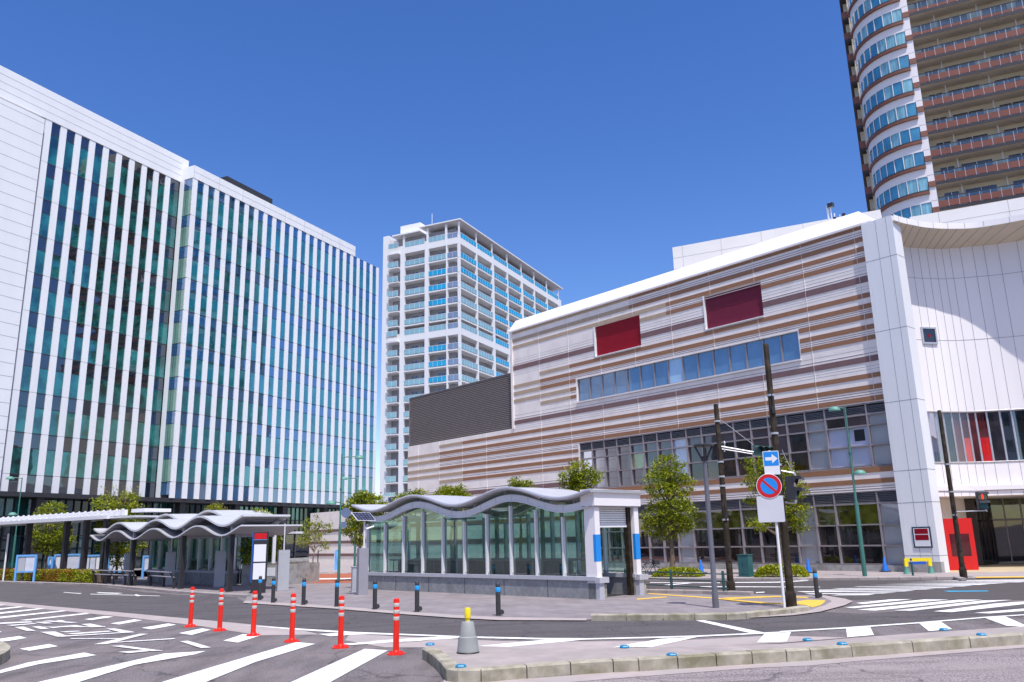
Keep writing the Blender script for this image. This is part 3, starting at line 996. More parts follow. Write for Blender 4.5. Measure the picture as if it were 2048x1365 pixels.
rail, wins = [], []
def railing(fr, a0, a1, z, m, b=.04, lobar=True):
    mb = MB()
    n = max(2, round((a1 - a0) / 1.15))
    for j in range(n):
        x0, x1 = a0 + (a1 - a0) * j / n, a0 + (a1 - a0) * (j + 1) / n
        mb.box(fr, x0 + .03, x1 - .03, b - .03, b, z + .12, z + 1.18, 0)
        mb.box(fr, x0 - .02, x0 + .02, b - .05, b + .02, z, z + 1.22, 1)
    mb.box(fr, a0, a1, b - .05, b + .02, z + 1.18, z + 1.26, 1)
    return mb, [m, 'alu_white']
LF = Fr(AP.O, AP.ux, -AP.uy)              # left face, b outwards
RF = Fr(AP.O, AP.uy, -AP.ux)              # right face, b outwards
blueA = (2, 3, 4, 7, 8, 9, 10, 13, 14, 15)
for k, z in enumerate(slabz[:-1]):
    if k == 0:
        low = True
    zz = z + (1.4 if k in (0, 6) else 0)
    for (a0, a1, fr, m) in ((3.2, 7.4, LF, 'apt_glass_blue' if k in blueA else 'apt_glass_pale'), (8.4, 13.35, LF, 'apt_glass_pale'),
                            (.35, 2.8, LF, 'apt_glass_grey'), (14.7, 17.2, Fr(AP.O + AP.uy * -.68, AP.ux, -AP.uy), 'apt_glass_pale')):
        big = z > 20
        mbx, ms = railing(fr, a0, a1, zz - (.4 if k in (0, 6) else 0), m)
        rail.append((z * (a1 - a0) if a0 > .3 else z, mbx, ms))
    bays = ((.5, 7.45), (8.0, 14.95), (15.95, 22.65), (23.2, 30.4), (31.5, 38.0), (38.6, 46.0), (46.6, 53.9))
    for j, (b0, b1) in enumerate(bays):
        if j < 2:
            m = 'apt_glass_blue' if k in (0, 1, 2) else 'apt_glass_pale'
        else:
            m = 'apt_glass_blue' if k < 9 or j > 4 else 'apt_glass_pale'
        vis = 67 - z < (j + 1) * 0 + 34 - j * 4.4
        mbx, ms = railing(RF, b0, b1, zz - (.4 if k in (0, 6) else 0), m)
        rail.append((z * 3 if vis else .1, mbx, ms))
    def window(fr, a0, a1, b, z):
        mb = MB()
        mb.box(fr, a0, a1, b, b + .06, z + .1, z + 2.25, 0)
        mb.box(fr, a0 - .05, a0, b, b + .1, z + .05, z + 2.3, 1)
        mb.box(fr, a1, a1 + .05, b, b + .1, z + .05, z + 2.3, 1)
        mb.box(fr, (a0 + a1) / 2 - .03, (a0 + a1) / 2 + .03, b + .06, b + .1, z + .1, z + 2.25, 1)
        mb.box(fr, a0, a1, b, b + .1, z + 2.25, z + 2.32, 1)
        return mb, ['apt_window', 'apt_wall']
    wins.append((z, *window(LF, 4.6, 6.2, -1.9, z)))
    wins.append((z, *window(LF, 8.9, 10.1, -1.9, z)))
    wins.append((z, *window(LF, 11.2, 12.6, -1.9, z)))
    wins.append((z, *window(LF, 14.6, 16.4, -2.6, z)))
    for j, (b0, b1) in enumerate(bays):
        vis = 67 - z < 34 - j * 4.4
        wins.append((z if vis else .1, *window(RF, b0 + 1.2, b1 - 2.2, -1.9, z)))
def parts_or_stuff(lst, name, parent, limit=100):
    lst = sorted(lst, key=lambda t: -t[0])
    for t in lst[:limit]:
        t[1].build(name, t[2], parent)
    rest = lst[limit:]
    if rest:
        mats, mm = [], MB()
        for t in rest:
            i0 = len(mm.v)
            mp = []
            for x in t[2]:
                if x not in mats:
                    mats.append(x)
                mp.append(mats.index(x))
            mm.v += t[1].v
            mm.f += [tuple(i + i0 for i in f) for f in t[1].f]
            mm.m += [mp[i] for i in t[1].m]
            mm.sm += t[1].sm
        o = mm.build(name, mats, parent)
        o['kind'] = 'stuff'
parts_or_stuff(rail, 'balcony_railing', apt)
parts_or_stuff(wins, 'window', apt)

# ================================================================== brown residential tower on the right
TW = Fr((47.87, 84.0, 0), azdir(-64.6), -azdir(25.4))
tower = thing('residential_tower', TW.O, 'tall brown and white residential tower with a rounded corner of curved window bands', 'building')
p = TW.p
FH, Z0 = 3.06, 35.65
CA, CB, RR = 1.05, -5.0, 5.5
def arc(rad, th):
    return CA + rad * sin(th), CB + rad * cos(th)
ths = [pi / 2 * k / 24 for k in range(25)]
def band(mb, r0, r1, z0, z1, m, th=ths):
    """curved strip; r0 at the bottom, r1 at the top"""
    rows = [[p(*arc(r0, t), z0) for t in th], [p(*arc(r1, t), z1) for t in th]]
    mb.grid(rows[::-1], m)
def ledge(mb, r0, r1, z0, z1, m):
    band(mb, r1, r1, z0, z1, m)
    mb.grid([[p(*arc(r0, t), z1) for t in ths], [p(*arc(r1, t), z1) for t in ths]], m)
    mb.grid([[p(*arc(r1, t), z0) for t in ths], [p(*arc(r0, t), z0) for t in ths]], m)
mb = MB()
mb.box(TW, -22, CA, -14, -1.7, 0, Z0 + FH * 13, 0)
mb.box(TW, -22, 1.2, -14, -1.72, 0, Z0 - 2 * FH, 0)
mb.box(TW, CA - .3, 6.4, -16, -5.0, 0, Z0 + FH * 13, 0)
mb.build('wall', ['tower_beige', 'tower_white'], tower)
wb = MB()
for k in range(-2, 12):
    z = Z0 + FH * k
    band(wb, RR, RR, z - 2.02, z - 1.12, 0)
    wb.box(TW, .38, CA, -1.7, .5 - .02, z - 1.95, z + 1.06, 0)
wb.build('spandrel', 'tower_white', tower)
for k in range(-2, 12):
    z = Z0 + FH * k
    mb = MB()
    ledge(mb, RR - .1, RR + .22, z - 1.12, z - .78, 0)
    ledge(mb, RR - .1, RR + .12, z - .78, z - .62, 1)
    mb.box(TW, .36, CA, .40, .60, z - .35, z + .30, 0)
    mb.build('ledge', ['tower_brown', 'tower_dark'], tower)
    mb = MB()
    n = 8
    r = random.Random(k + 50)
    for j in range(n):
        t0, t1 = pi / 2 * j / n + .012, pi / 2 * (j + 1) / n - .012
        mb.grid([[p(*arc(RR - .06, t), z + 1.04) for t in (t0, (t0 + t1) / 2, t1)], [p(*arc(RR - .06, t), z - .62) for t in (t0, (t0 + t1) / 2, t1)]], 2 if r.random() < (.6 if j < 3 else .15) else 0, False)
        a, b = arc(RR, pi / 2 * (j + 1) / n)
        mb.tube(p(a, b, z - .62), p(a, b, z + 1.04), .05, seg=6, m=1)
    band(mb, RR + .01, RR + .01, z + .98, z + 1.06, 1)
    mb.build('curved_window', ['tower_glass', 'alu_white', 'tower_curtain'], tower)
    # long balcony on the sunny face
    mb = MB()
    mb.box(TW, -22, .35, -1.7, .0, z, z + .34, 0)
    mb.box(TW, -22, .35, -1.7, -.05, z - .012, z, 4)
    n = 22
    w = 22.3 / n
    for j in range(n):
        a1 = .33 - w * j
        a0 = a1 - w
        up = k >= 7
        mb.box(TW, a0 + .03, a1 - .03, -.06, -.03, z + .40, z + (.75 if up else 1.12), 1)
        mb.box(TW, a0 + .03, a1 - .03, -.055, -.035, z + (.78 if up else 1.15), z + 1.48, 2)
        mb.box(TW, a0 - .02, a0 + .02, -.08, -.02, z + .34, z + 1.5, 3)
    mb.box(TW, -22, .35, -.1, .0, z + 1.5, z + 1.57, 0)
    mb.box(TW, .29, .35, -1.7, 0, z + .34, z + 1.2, 1)
    mb.build('balcony', ['tower_dark', 'tower_panel', 'balcony_glass', 'alu', 'tower_beige'], tower)
    for (a0, a1) in ((-1.9, -.5), (-5.6, -2.6), (-9.6, -7.2), (-13, -10.5), (-17, -14)):
        mb = MB()
        mb.box(TW, a0, a1, -1.72, -1.64, z + .4, z + 2.5, 0)
        mb.box(TW, (a0 + a1) / 2 - .03, (a0 + a1) / 2 + .03, -1.64, -1.6, z + .4, z + 2.5, 1)
        mb.build('balcony_window', ['recess_window', 'alu_white'], tower)
    mb = MB()
    mb.box(TW, 6.4, 7.55, -11.5, -6.2, z - .6, z - .25, 0)
    mb.box(TW, 7.49, 7.55, -11.5, -6.2, z - .25, z + .65, 1)
    mb.box(TW, 6.4, 7.55, -6.26, -6.2, z - .25, z + .65, 1)
    mb.box(TW, 6.35, 6.75, -6.1, -5.2, z - .9, z + 2.1, 2)
    mb.box(TW, 6.3, 7.2, -11.3, -7.2, z - .25, z + 2.4, 2)
    mb.build('side_balcony', ['tower_dark', 'tower_panel', 'tower_beige'], tower)
mb = MB()
for a in (-2.25, -6.6, -10.1, -13.6):
    mb.tube(p(a, -1.2, 25), p(a, -1.2, Z0 + FH * 12), .07, seg=8, m=0)
mb.build('downpipe', 'tower_white', tower)
mb = MB()
for k in range(-1, 12):
    for a in (-1.3, -3.6, -6.0, -8.1, -8.8, -11.8):
        mb.lathe(p(a, -.8, Z0 + FH * k - .09), [(.04, -.05), (.12, 0), (.12, .09)], 8, 0)
mb.build('ceiling_light', 'alu', tower)

# ================================================================== striped shopping building
ST = Wall(gnd(1787, 1145), -41.3)
shop = thing('shopping_building', ST.O, 'wide low shopping building with brown and mauve stripes and a curved white entrance', 'building')
p = ST.p
mb = MB()
T = -.3
def skin(a0, a1, z0, z1, m=0):
    mb.box(ST, a0, a1, T, 0, z0, z1, m)
skin(-.6, 21.75, 12.78, 13.88)
for a in ((-.6, 4.39), (7.56, 11.57), (14.82, 21.75)): skin(*a, 11.07, 12.78)
skin(-.6, 21.75, 10.08, 11.07)
for a in ((-.6, 2.84), (16.31, 21.75)): skin(*a, 8.82, 10.08)
skin(-.6, 21.75, 7.98, 8.82)
skin(-.6, 32.97, 6.56, 7.98)
skin(16.31, 32.97, 4.0, 6.56)
skin(-.6, 32.97, 3.08, 4.0)
skin(16.31, 32.97, .25, 3.08)
mb.box(ST, -.6, 32.97, T, .05, 0, .25, 1)
mb.box(ST, -.6, 21.73, -14, T, 0, 13.86, 0)
mb.box(ST, 21.73, 32.95, -14, T, 0, 7.9, 0)
mb.build('wall', ['clad_white', 'concrete'], shop)

# projecting stripes; every row: z0, z1, [(a0, a1, material)]
rows = [
    (13.74, 13.87, [(-.6, 12.24, 0), (12.24, 21.75, 1)]), (13.22, 13.43, [(-.6, 12.24, 0), (12.24, 21.75, 1)]), (12.80, 13.0, [(-.6, 9.82, 0), (9.82, 21.75, 1)]),
    (12.34, 12.54, [(-.6, 4.39, 0), (7.56, 9.82, 0), (9.82, 11.56, 1)]), (11.47, 11.74, [(-.6, 4.39, 2), (7.56, 11.56, 2), (14.82, 21.75, 2)]),
    (10.82, 11.02, [(-.6, 16.85, 0), (16.85, 19.29, 1)]), (10.37, 10.57, [(-.6, 19.29, 0), (19.29, 21.75, 1)]),
    (9.94, 10.15, [(-.6, 2.78, 0), (16.37, 19.29, 0), (19.29, 21.75, 1)]), (9.49, 9.69, [(-.6, 2.78, 0), (16.37, 16.85, 0), (16.85, 21.75, 1)]), (9.06, 9.25, [(-.6, 2.78, 0), (16.37, 16.85, 0), (16.85, 19.29, 1)]),
    (8.18, 8.42, [(-.6, 21.75, 2)]), (7.52, 7.71, [(-.6, 26.74, 0), (26.74, 29.24, 1)]), (7.06, 7.25, [(-.6, 29.24, 0), (29.24, 32.97, 1)]), (6.6, 6.80, [(-.6, 29.24, 0), (29.24, 32.97, 1)]),
    (6.06, 6.25, [(16.4, 29.24, 0), (29.24, 32.97, 1)]), (5.62, 5.81, [(16.4, 26.74, 0), (26.74, 32.97, 1)]), (5.2, 5.39, [(16.4, 26.74, 0), (26.74, 29.24, 1)]),
    (4.3, 4.55, [(16.4, 32.97, 2)]), (3.79, 4.0, [(-.6, 32.97, 0)]), (3.36, 3.55, [(-.6, 32.97, 0)]), (2.5, 2.7, [(16.4, 32.97, 0)]), (1.3, 1.6, [(16.4, 32.97, 2)]),
]
mb = MB()
for z0, z1, seg in rows:
    for a0, a1, m in seg:
        mb.box(ST, a0 + .006, a1 - .006, 0, .018, z0, z1, m)
# thin ribs and grooves between the boards
ribs = [(13.62, -.6, 12.24), (13.52, -.6, 12.24), (12.7, -.6, 9.82), (12.6, -.6, 9.82), (10.3, -.6, 19.29), (10.22, -.6, 19.29), (9.4, -.6, 2.78), (9.32, -.6, 2.78), (9.4, 16.4, 16.85), (11.83, -.6, 4.39), (11.83, 7.56, 11.56), (11.83, 14.82, 21.75),
        (8.53, -.6, 21.75), (6.98, -.6, 29.24), (6.88, -.6, 29.24), (6.44, 16.4, 29.24), (6.36, 16.4, 29.24), (5.5, 16.4, 26.74), (4.66, 16.4, 32.97), (3.25, -.6, 32.97), (3.16, -.6, 32.97)]
for z, a0, a1 in ribs:
    a0, a1 = a0 + .003, a1 - .003
    mb.box(ST, a0, a1, 0, .005, z - .012, z + .012, 3)
    mb.box(ST, a0, a1, 0, .010, z + .014, z + .030, 4)
for k in range(10):
    a = 21.72 - 2.432 * k
    if a < 21.7:
        segs = [(3.1, 13.86)]
        if 2.84 < a < 16.31: segs = [(6.6, 8.8), (10.1, 13.86)]
        elif a < 2.84: segs = [(6.6, 13.86)]
        if 4.39 < a < 7.56 or 11.57 < a < 14.82:
            segs = [(6.6, 8.8), (10.1, 11.0), (12.8, 13.86)]
        for z0, z1 in segs:
            mb.box(ST, a - .007, a + .007, 0, .021, z0, z1, 4)
for a in (24.3, 26.74, 29.24, 31.7):
    mb.box(ST, a - .007, a + .007, 0, .021, 3.1, 7.95, 4)
for z in (12.12, 11.98, 11.3, 11.18, 8.72, 8.0, 7.88):
    for a0, a1 in ((-.6, 4.39), (7.56, 11.57), (14.82, 21.75)) if z > 11.1 else ((-.6, 21.75),):
        mb.box(ST, a0, a1, 0, .003, z - .006, z + .006, 5)
mb.build('stripe_cladding', ['clad_brown', 'clad_tan', 'clad_mauve', 'clad_groove', 'clad_white', 'panel_joint'], shop)
# bright sloping parapet
mb = MB()
prof = [(.13, 13.88), (.13, 13.97), (-.62, 14.80), (-2.2, 14.80), (-2.2, 13.88)]
L = [p(22.0 if i in (2, 3) else 21.86, b, z) for i, (b, z) in enumerate(prof)]
R_ = [p(-.2 if i in (2, 3) else -1.0, b, z) for i, (b, z) in enumerate(prof)]
for i in range(4):
    mb.face([L[i], L[i + 1], R_[i + 1], R_[i]], 0)
mb.face(L[::-1], 0)
mb.face(R_, 0)
mb.face([L[0], R_[0], p(-1.0, -.4, 13.88), p(21.86, -.4, 13.88)], 0)
mb.build('parapet', 'white_bright', shop)
for (a0, a1, m) in ((11.57, 14.82, 'deep_red'), (4.39, 7.56, 'purple_red')):
    mb = MB()
    mb.box(ST, a0 + .03, a1 - .03, -.28, -.10, 11.11, 12.77, 0)
    mb.box(ST, a1 - .05, a1, -.28, .05, 11.07, 12.78, 1)
    mb.box(ST, a0, a1 - .05, -.28, .05, 11.07, 11.11, 1)
    o = mb.build('banner_panel', [m, 'white_paint'], shop)
    o['label'] = 'deep red blank panel' if m == 'deep_red' else 'purplish red blank panel'
# ribbon window
mb = MB()
mb.box(ST, 2.84, 16.31, -.26, -.2, 8.82, 10.08, 0)
n = 15
w = (16.31 - 2.84) / n
for k in range(n + 1):
    a = 2.84 + w * k
    mb.box(ST, max(2.84, a - .035), min(16.31, a + .035), -.2, -.09, 8.86, 10.07, 0)
mb.box(ST, 2.84, 16.31, -.2, -.07, 8.82, 8.87, 0)
mb.box(ST, 2.8, 16.36, -.2, .07, 8.76, 8.82, 1)
rib = mb.build('ribbon_window', ['grey_frame', 'alu_white'], shop)
for k in range(n):
    mb = MB()
    a = 2.84 + w * k
    mb.box(ST, a + .035, a + w - .035, -.2, -.14, 8.87, 10.07, 0)
    o = mb.build('pane', 'ribbon_light' if k == 7 else 'ribbon_blue', rib)
    if k == 7:
        o['label'] = 'pale blue pane'
# curtain walls of the two lower floors
cw = (16.31 + .6) / 19
def curtain(zl0, zl1, rowz, pick, z0, z1):
    mb = MB()
    for k in range(20):
        a = 16.31 - cw * k
        mb.box(ST, max(-.6, a - .03), min(16.34, a + .03), -.2, -.02, z0, z1, 0)
    for z in [z0 + .02, z1 - .02] + [r[0] - .03 for r in rowz] + [rowz[0][1] + .02]:
        mb.box(ST, -.6, 16.31, -.2, -.04, z - .028, z + .028, 0)
    fr = mb.build('curtain_wall', 'grey_frame', shop)
    mb = MB()
    z = zl0 + .05
    mb.box(ST, -.6, 16.31, -.26, -.22, zl0, zl1, 1)
    while z < zl1 - .03:
        mb.face([p(-.6, -.05, z - .02), p(16.31, -.05, z - .02), p(16.31, -.15, z + .035), p(-.6, -.15, z + .035)], 0)
        mb.face([p(-.6, -.05, z - .035), p(16.31, -.05, z - .035), p(16.31, -.05, z - .02), p(-.6, -.05, z - .02)], 0)
        z += .065
    mb.build('louvre', ['steel_louvre', 'dark_gap'], fr)
    for ri, (r0, r1) in enumerate(rowz):
        tops = MB()
        for k in range(19):
            a1 = 16.31 - cw * k - .03
            a0 = a1 - cw + .06
            m = pick(k, ri)
            t = RND.uniform(-.004, .004)
            b = MB() if ri else tops
            q = [p(a0, -.16 + t, r0), p(a1, -.16 - t, r0), p(a1, -.16 - t, r1), p(a0, -.16 + t, r1)]
            if ri:
                b.face(q, 0)
                mats = [m]
                if m == 'shop_square':
                    mats = ['shop_white', 'sign_blue_dark']
                    mats = ['shop_white', 'black']
                    b.box(ST, a0 + .2, a1 - .2, -.16, -.15, r0 + .18, r1 - .1, 1)
                b.build('pane', mats, fr)
            else:
                b.face(q, curtain_m.index(m))
        if not ri:
            tops.build('top_light', curtain_m, fr)
curtain_m = ['shop_dark', 'shop_mauve', 'shop_blind', 'shop_white', 'shop_brown', 'shop_olive', 'shop_lime', 'shop_teal', 'shop_square']
MATS['shop_square'] = MATS['shop_white']
def pick1(k, r):
    if k in (15, 18): return 'shop_blind'
    if k == 7: return 'shop_white'
    if k == 16: return 'shop_dark' if r == 0 else 'shop_white'
    if k == 17: return 'shop_mauve' if r == 0 else ('shop_square' if r == 1 else 'shop_white')
    if k == 4 and r == 1: return 'shop_lime'
    if k == 0 and r == 1: return 'shop_teal'
    if k in (9, 10, 11, 12, 13, 14):
        return ('shop_mauve', 'shop_mauve' if k in (12, 13) else 'shop_dark', 'shop_brown')[r]
    if r == 0 and k in (5, 6, 8): return 'shop_mauve'
    return 'shop_dark'
def pick2(k, r):
    if k in (14, 18): return 'shop_blind'
    if k == 7 and r: return 'shop_blind'
    if r == 0 and k > 7: return 'shop_olive'
    return 'shop_dark'
curtain(6.12, 6.5, [(5.70, 6.08), (4.90, 5.64), (4.10, 4.84)], pick1, 4.02, 6.55)
curtain(2.62, 3.04, [(1.82, 2.58), (1.02, 1.76), (.30, .96)], pick2, .26, 3.08)
# grey louvred screen over the low left wing
mb = MB()
mb.box(ST, 21.75, 33.01, -.5, -.32, 7.98, 11.4, 1)
z = 8.0
while z < 11.36:
    mb.face([p(21.78, -.12, z), p(33.0, -.12, z), p(33.0, -.2, z + .045), p(21.78, -.2, z + .045)], 0)
    mb.face([p(21.78, -.12, z - .055), p(33.0, -.12, z - .055), p(33.0, -.12, z), p(21.78, -.12, z)], 0)
    z += .115
mb.box(ST, 32.95, 33.01, -3, -.1, 7.98, 11.42, 0)
mb.box(ST, 21.75, 33.01, -.4, -.1, 11.38, 11.43, 0)
mb.build('louvre_screen', ['grey_louvre', 'dark_gap'], shop)
mb = MB()
mb.box(ST, 21.62, 21.8, -.3, .06, 7.95, 13.88, 0)
mb.build('corner_trim', 'clad_white', shop)

# white pillar beside the entrance
mb = MB()
mb.box(ST, -1.88, -.62, -.45, .26, 0, 13.86, 0)
mb.box(ST, -.66, -.6, -.25, .12, .0, 13.62, 3)
for a in (-.78, -1.2, -1.63):
    mb.box(ST, a - .008, a + .008, .26, .264, .35, 13.86, 2 if a == -.78 else 1)
for z in (12.2, 9.25, 6.4, 3.75, 2.55, .62):
    mb.box(ST, -1.884, -.62, -.44, .263, z - .012, z + .012, 1)
mb.box(ST, -1.89, -.62, .0, .268, 0, .4, 4)
mb.build('pillar', ['white_panel', 'panel_joint', 'white_bright', 'clad_white', 'concrete'], shop)

def spline(pts, n):
    out = []
    P = [V((a, b, 0)) for a, b in pts]
    P = [P[0] * 2 - P[1]] + P + [P[-1] * 2 - P[-2]]
    for i in range(1, len(P) - 2):
        for j in range(n):
            t = j / n
            a, b, c, d_ = P[i - 1:i + 3]
            q = .5 * ((2 * b) + (c - a) * t + (2 * a - 5 * b + 4 * c - d_) * t * t + (3 * b - a - 3 * c + d_) * t ** 3)
            out.append((q.x, q.y))
    out.append((P[-2].x, P[-2].y))
    return out
fasp = spline([(-1.97, .26), (-2.05, -.30), (-2.18, -.80), (-2.39, -1.52), (-2.74, -2.21), (-3.10, -2.72), (-3.62, -3.28), (-4.27, -3.62), (-5.34, -3.97), (-7.2, -4.35), (-9.8, -4.6), (-13.5, -4.7)], 5)
walp = spline([(-.72, -.5), (-.92, -1.3), (-1.14, -2.03), (-1.40, -2.63), (-1.72, -3.19), (-2.05, -3.70), (-2.44, -4.08), (-3.07, -4.55), (-3.70, -4.98), (-4.77, -5.47), (-6.4, -5.95), (-9.5, -6.3), (-13.5, -6.45)], 5)
ZT, ZF, ZW = 13.86, 13.61, 13.25
mb = MB()
mb.grid([[p(a, b, ZT) for a, b in fasp], [p(a, b, ZF) for a, b in fasp]], 0)
mb.grid([[p(a, b, ZT) for a, b in fasp[:1] * 1 + fasp[1:]], [p(a + .0, b - .9, ZT + .05) for a, b in fasp]][::-1], 0)
for a, b in fasp[3::5]:
    mb.tube(p(a, b + .004, ZF), p(a, b + .004, ZT), .009, seg=4, m=1)
mb.build('canopy_fascia', ['white_bright', 'panel_joint'], shop)
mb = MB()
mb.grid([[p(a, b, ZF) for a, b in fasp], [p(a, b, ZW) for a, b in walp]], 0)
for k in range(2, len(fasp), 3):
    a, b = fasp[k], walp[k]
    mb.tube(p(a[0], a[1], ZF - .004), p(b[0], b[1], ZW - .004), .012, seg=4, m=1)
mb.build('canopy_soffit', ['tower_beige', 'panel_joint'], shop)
mb = MB()
WZ0, WZ1, EZ = 4.13, 6.19, 3.2
mb.grid([[p(a, b, ZW) for a, b in walp], [p(a, b, WZ1) for a, b in walp]], 0)
mb.grid([[p(a, b, WZ0) for a, b in walp], [p(a, b, EZ) for a, b in walp]], 0)
for k in range(2, len(walp), 3):
    a, b = walp[k]
    for z0, z1 in ((WZ1, ZW), (EZ, WZ0)):
        mb.tube(p(a - .002, b + .004, z0), p(a - .002, b + .004, z1), .0085, seg=4, m=1)
for z in (11.9, 9.2):
    for (a, b), (c, d_) in zip(walp[:-1], walp[1:]):
        mb.tube(p(a, b + .003, z), p(c, d_ + .003, z), .009, seg=4, m=1, caps=False)
mb.build('curved_wall', ['white_bright', 'panel_joint'], shop)
mb = MB()
ins = [(a + .05, b - .12) for a, b in walp]
for z in (WZ0, WZ1):
    mb.grid([[p(a, b, z + (.03 if z == WZ0 else -.03)) for a, b in walp], [p(a, b, z + (.03 if z == WZ0 else -.03)) for a, b in ins]], 0)
    for (a, b), (c, d_) in zip(walp[:-1], walp[1:]):
        mb.tube(p(a, b, z), p(c, d_, z), .035, seg=5, m=0, caps=False)
for k in range(2, len(walp), 3):
    mb.tube(p(*ins[k], WZ0), p(*ins[k], WZ1), .04, seg=6, m=0)
wband = mb.build('window_band', 'alu', shop)
seq = ['dark_red_glass', 'dark_red_glass', 'dark_red_glass', 'shop_dark', 'shop_mauve', 'shop_dark', 'dark_red_glass', 'red_interior', 'dark_red_glass', 'red_interior', 'shop_dark', 'office_dark', 'office_dark', 'shop_dark', 'shop_dark', 'shop_dark', 'shop_dark', 'shop_dark', 'shop_dark']
ks = list(range(2, len(walp), 3))
for j, (k0, k1) in enumerate(zip(ks[:-1], ks[1:])):
    mb = MB()
    q = [ins[k] for k in range(k0, k1 + 1)]
    cut = (WZ0 + 1.0) if seq[j % len(seq)] == 'red_interior' else WZ0
    mats = [seq[j % len(seq)], 'dark_red_glass']
    if cut > WZ0:
        mb.grid([[p(a, b, cut) for a, b in q], [p(a, b, WZ0) for a, b in q]], 0, False)
    mb.grid([[p(a, b, WZ1) for a, b in q], [p(a, b, cut) for a, b in q]], 1 if cut > WZ0 else 0, False)
    mb.build('pane', mats, wband)
# little square window high in the curved wall
def curve_hit(px, py, pts):
    best = None
    d = ray(px, py)
    for (a, b), (c, e) in zip(pts[:-1], pts[1:]):
        A, B = p(a, b), p(c, e)
        den = d.x * (A.y - B.y) - d.y * (A.x - B.x)
        if abs(den) < 1e-9: continue
        # solve EYE + d t = A + (B-A) s
        t = (A.x * (A.y - B.y) - A.y * (A.x - B.x)) / den
        q = EYE + d * t
        s = (q - A).xy.dot((B - A).xy) / (B - A).xy.length_squared
        if -.01 <= s <= 1.01 and t > 0:
            best = (q, (B - A).normalized())
            break
    return best
h0, t0 = curve_hit(1857, 672, walp)
t0 = V((t0.x, t0.y, 0)).normalized()
n0 = V((-t0.y, t0.x, 0))
if n0.dot(EYE - h0) < 0: n0 = -n0
sw = Fr(h0, t0, n0)
mb = MB()
for x0, x1, z0, z1 in ((-.36, -.29, -.36, .36), (.29, .36, -.36, .36), (-.29, .29, .29, .36), (-.29, .29, -.36, -.29)):
    mb.box(sw, x0, x1, -.2, .07, z0, z1, 0)
mb.box(sw, -.29, .29, -.2, .03, -.29, .29, 1)
mb.lathe(sw.p(0, .032, 0), [(.07, 0), (.07, .006)], 12, 2, axis=sw.uy)
mb.build('small_window', ['alu', 'shop_dark', 'deep_red'], shop)
# entrance under the curved wall
mb = MB()
lip = [(a - .02, b + .35) for a, b in walp]
for z0, z1, off, m in ((3.02, EZ, .30, 0), (2.80, 3.0, .22, 0)):
    o1 = [(a - .02, b + off) for a, b in walp]
    mb.grid([[p(a, b, z1) for a, b in o1], [p(a, b, z0) for a, b in o1]], m)
    mb.grid([[p(a, b - off - .1, z1) for a, b in o1], [p(a, b, z1) for a, b in o1]], m)
    mb.grid([[p(a, b, z0) for a, b in o1], [p(a + .2, b - 9, z0) for a, b in o1]], m)
for k in range(2, len(walp), 3):
    a, b = walp[k]
    mb.tube(p(a - .02, b + .224, 2.8), p(a - .02, b + .224, 3.0), .008, seg=4, m=1)
mb.build('entrance_canopy', ['white_bright', 'panel_joint'], shop)
mb = MB()
gl = [(-.1, -6.2), (-1.3, -8.6), (-2.6, -10.9), (-5.5, -12.4), (-9, -13.4), (-13.5, -14)]
r = random.Random(3)
for (a, b), (c, d_) in zip(gl[:-1], gl[1:]):
    n = max(1, round(math.hypot(c - a, d_ - b) / .95))
    for j in range(n):
        x0, y0 = a + (c - a) * j / n, b + (d_ - b) * j / n
        x1, y1 = a + (c - a) * (j + 1) / n, b + (d_ - b) * (j + 1) / n
        mb.face([p(x0, y0, .04), p(x1, y1, .04), p(x1, y1, 1.85), p(x0, y0, 1.85)], 0)
        mb.face([p(x0, y0, 1.93), p(x1, y1, 1.93), p(x1, y1, 2.8), p(x0, y0, 2.8)], 2 if r.random() < .75 else 0)  # olive panes hold the yellow-green of the lobby lights in their colour
        mb.tube(p(x0, y0, .02), p(x0, y0, 2.8), .035, seg=6, m=1)
    mb.tube(p(a, b, 1.89), p(c, d_, 1.89), .04, seg=6, m=1)
    mb.tube(p(a, b, .06), p(c, d_, .06), .05, seg=6, m=1)
mb.box(ST, -1.0, .6, -14, -6.2, 0, 2.8, 0)
mb.build('entrance_glazing', ['shop_dark', 'grey_frame', 'shop_olive', 'interior_dark'], shop)
mb = MB()
mb.box(ST, -14, -.6, -22, -14.3, 0, 13.1, 0)
mb.box(ST, -13.5, -.9, -14.3, -6.7, 3.25, 13.1, 0)
mb.build('wall', 'block_white', shop)

# white plant storeys behind the parapet
Q = ST.hit(1348, 540, -6.0)
BK = Wall(Q, -63.0)
mb = MB()
zt = BK.co(1348, 495)[1]
a1 = BK.co(1762, 430)[0]
mb.box(BK, a1, 0, -9, 0, 8, zt, 0)
for z in (zt - .7, zt - 1.4, zt - 2.1):
    mb.box(BK, a1, 0, 0, .004, z - .01, z + .01, 1)
for k in range(5):
    a = a1 * k / 5 - .6
    mb.box(BK, a - .01, a + .01, 0, .004, 8, zt, 1)
mb.build('upper_block', ['block_white', 'panel_joint'], shop)
Q = ST.hit(1835, 450, -9.0)
BK2 = Wall(Q, -63.0)
mb = MB()
zt2 = BK2.co(1840, 431)[1]
mb.box(BK2, -22, .3, -9, 0, 8, zt2, 0)
for z in (zt2 - .6, zt2 - 1.2, zt2 - 1.8):
    mb.box(BK2, -22, .3, 0, .004, z - .01, z + .01, 1)
for k in range(7):
    mb.box(BK2, -3.0 * k - 1, -3.0 * k - .98, 0, .004, 8, zt2, 1)
mb.build('upper_block', ['block_white', 'panel_joint'], shop)
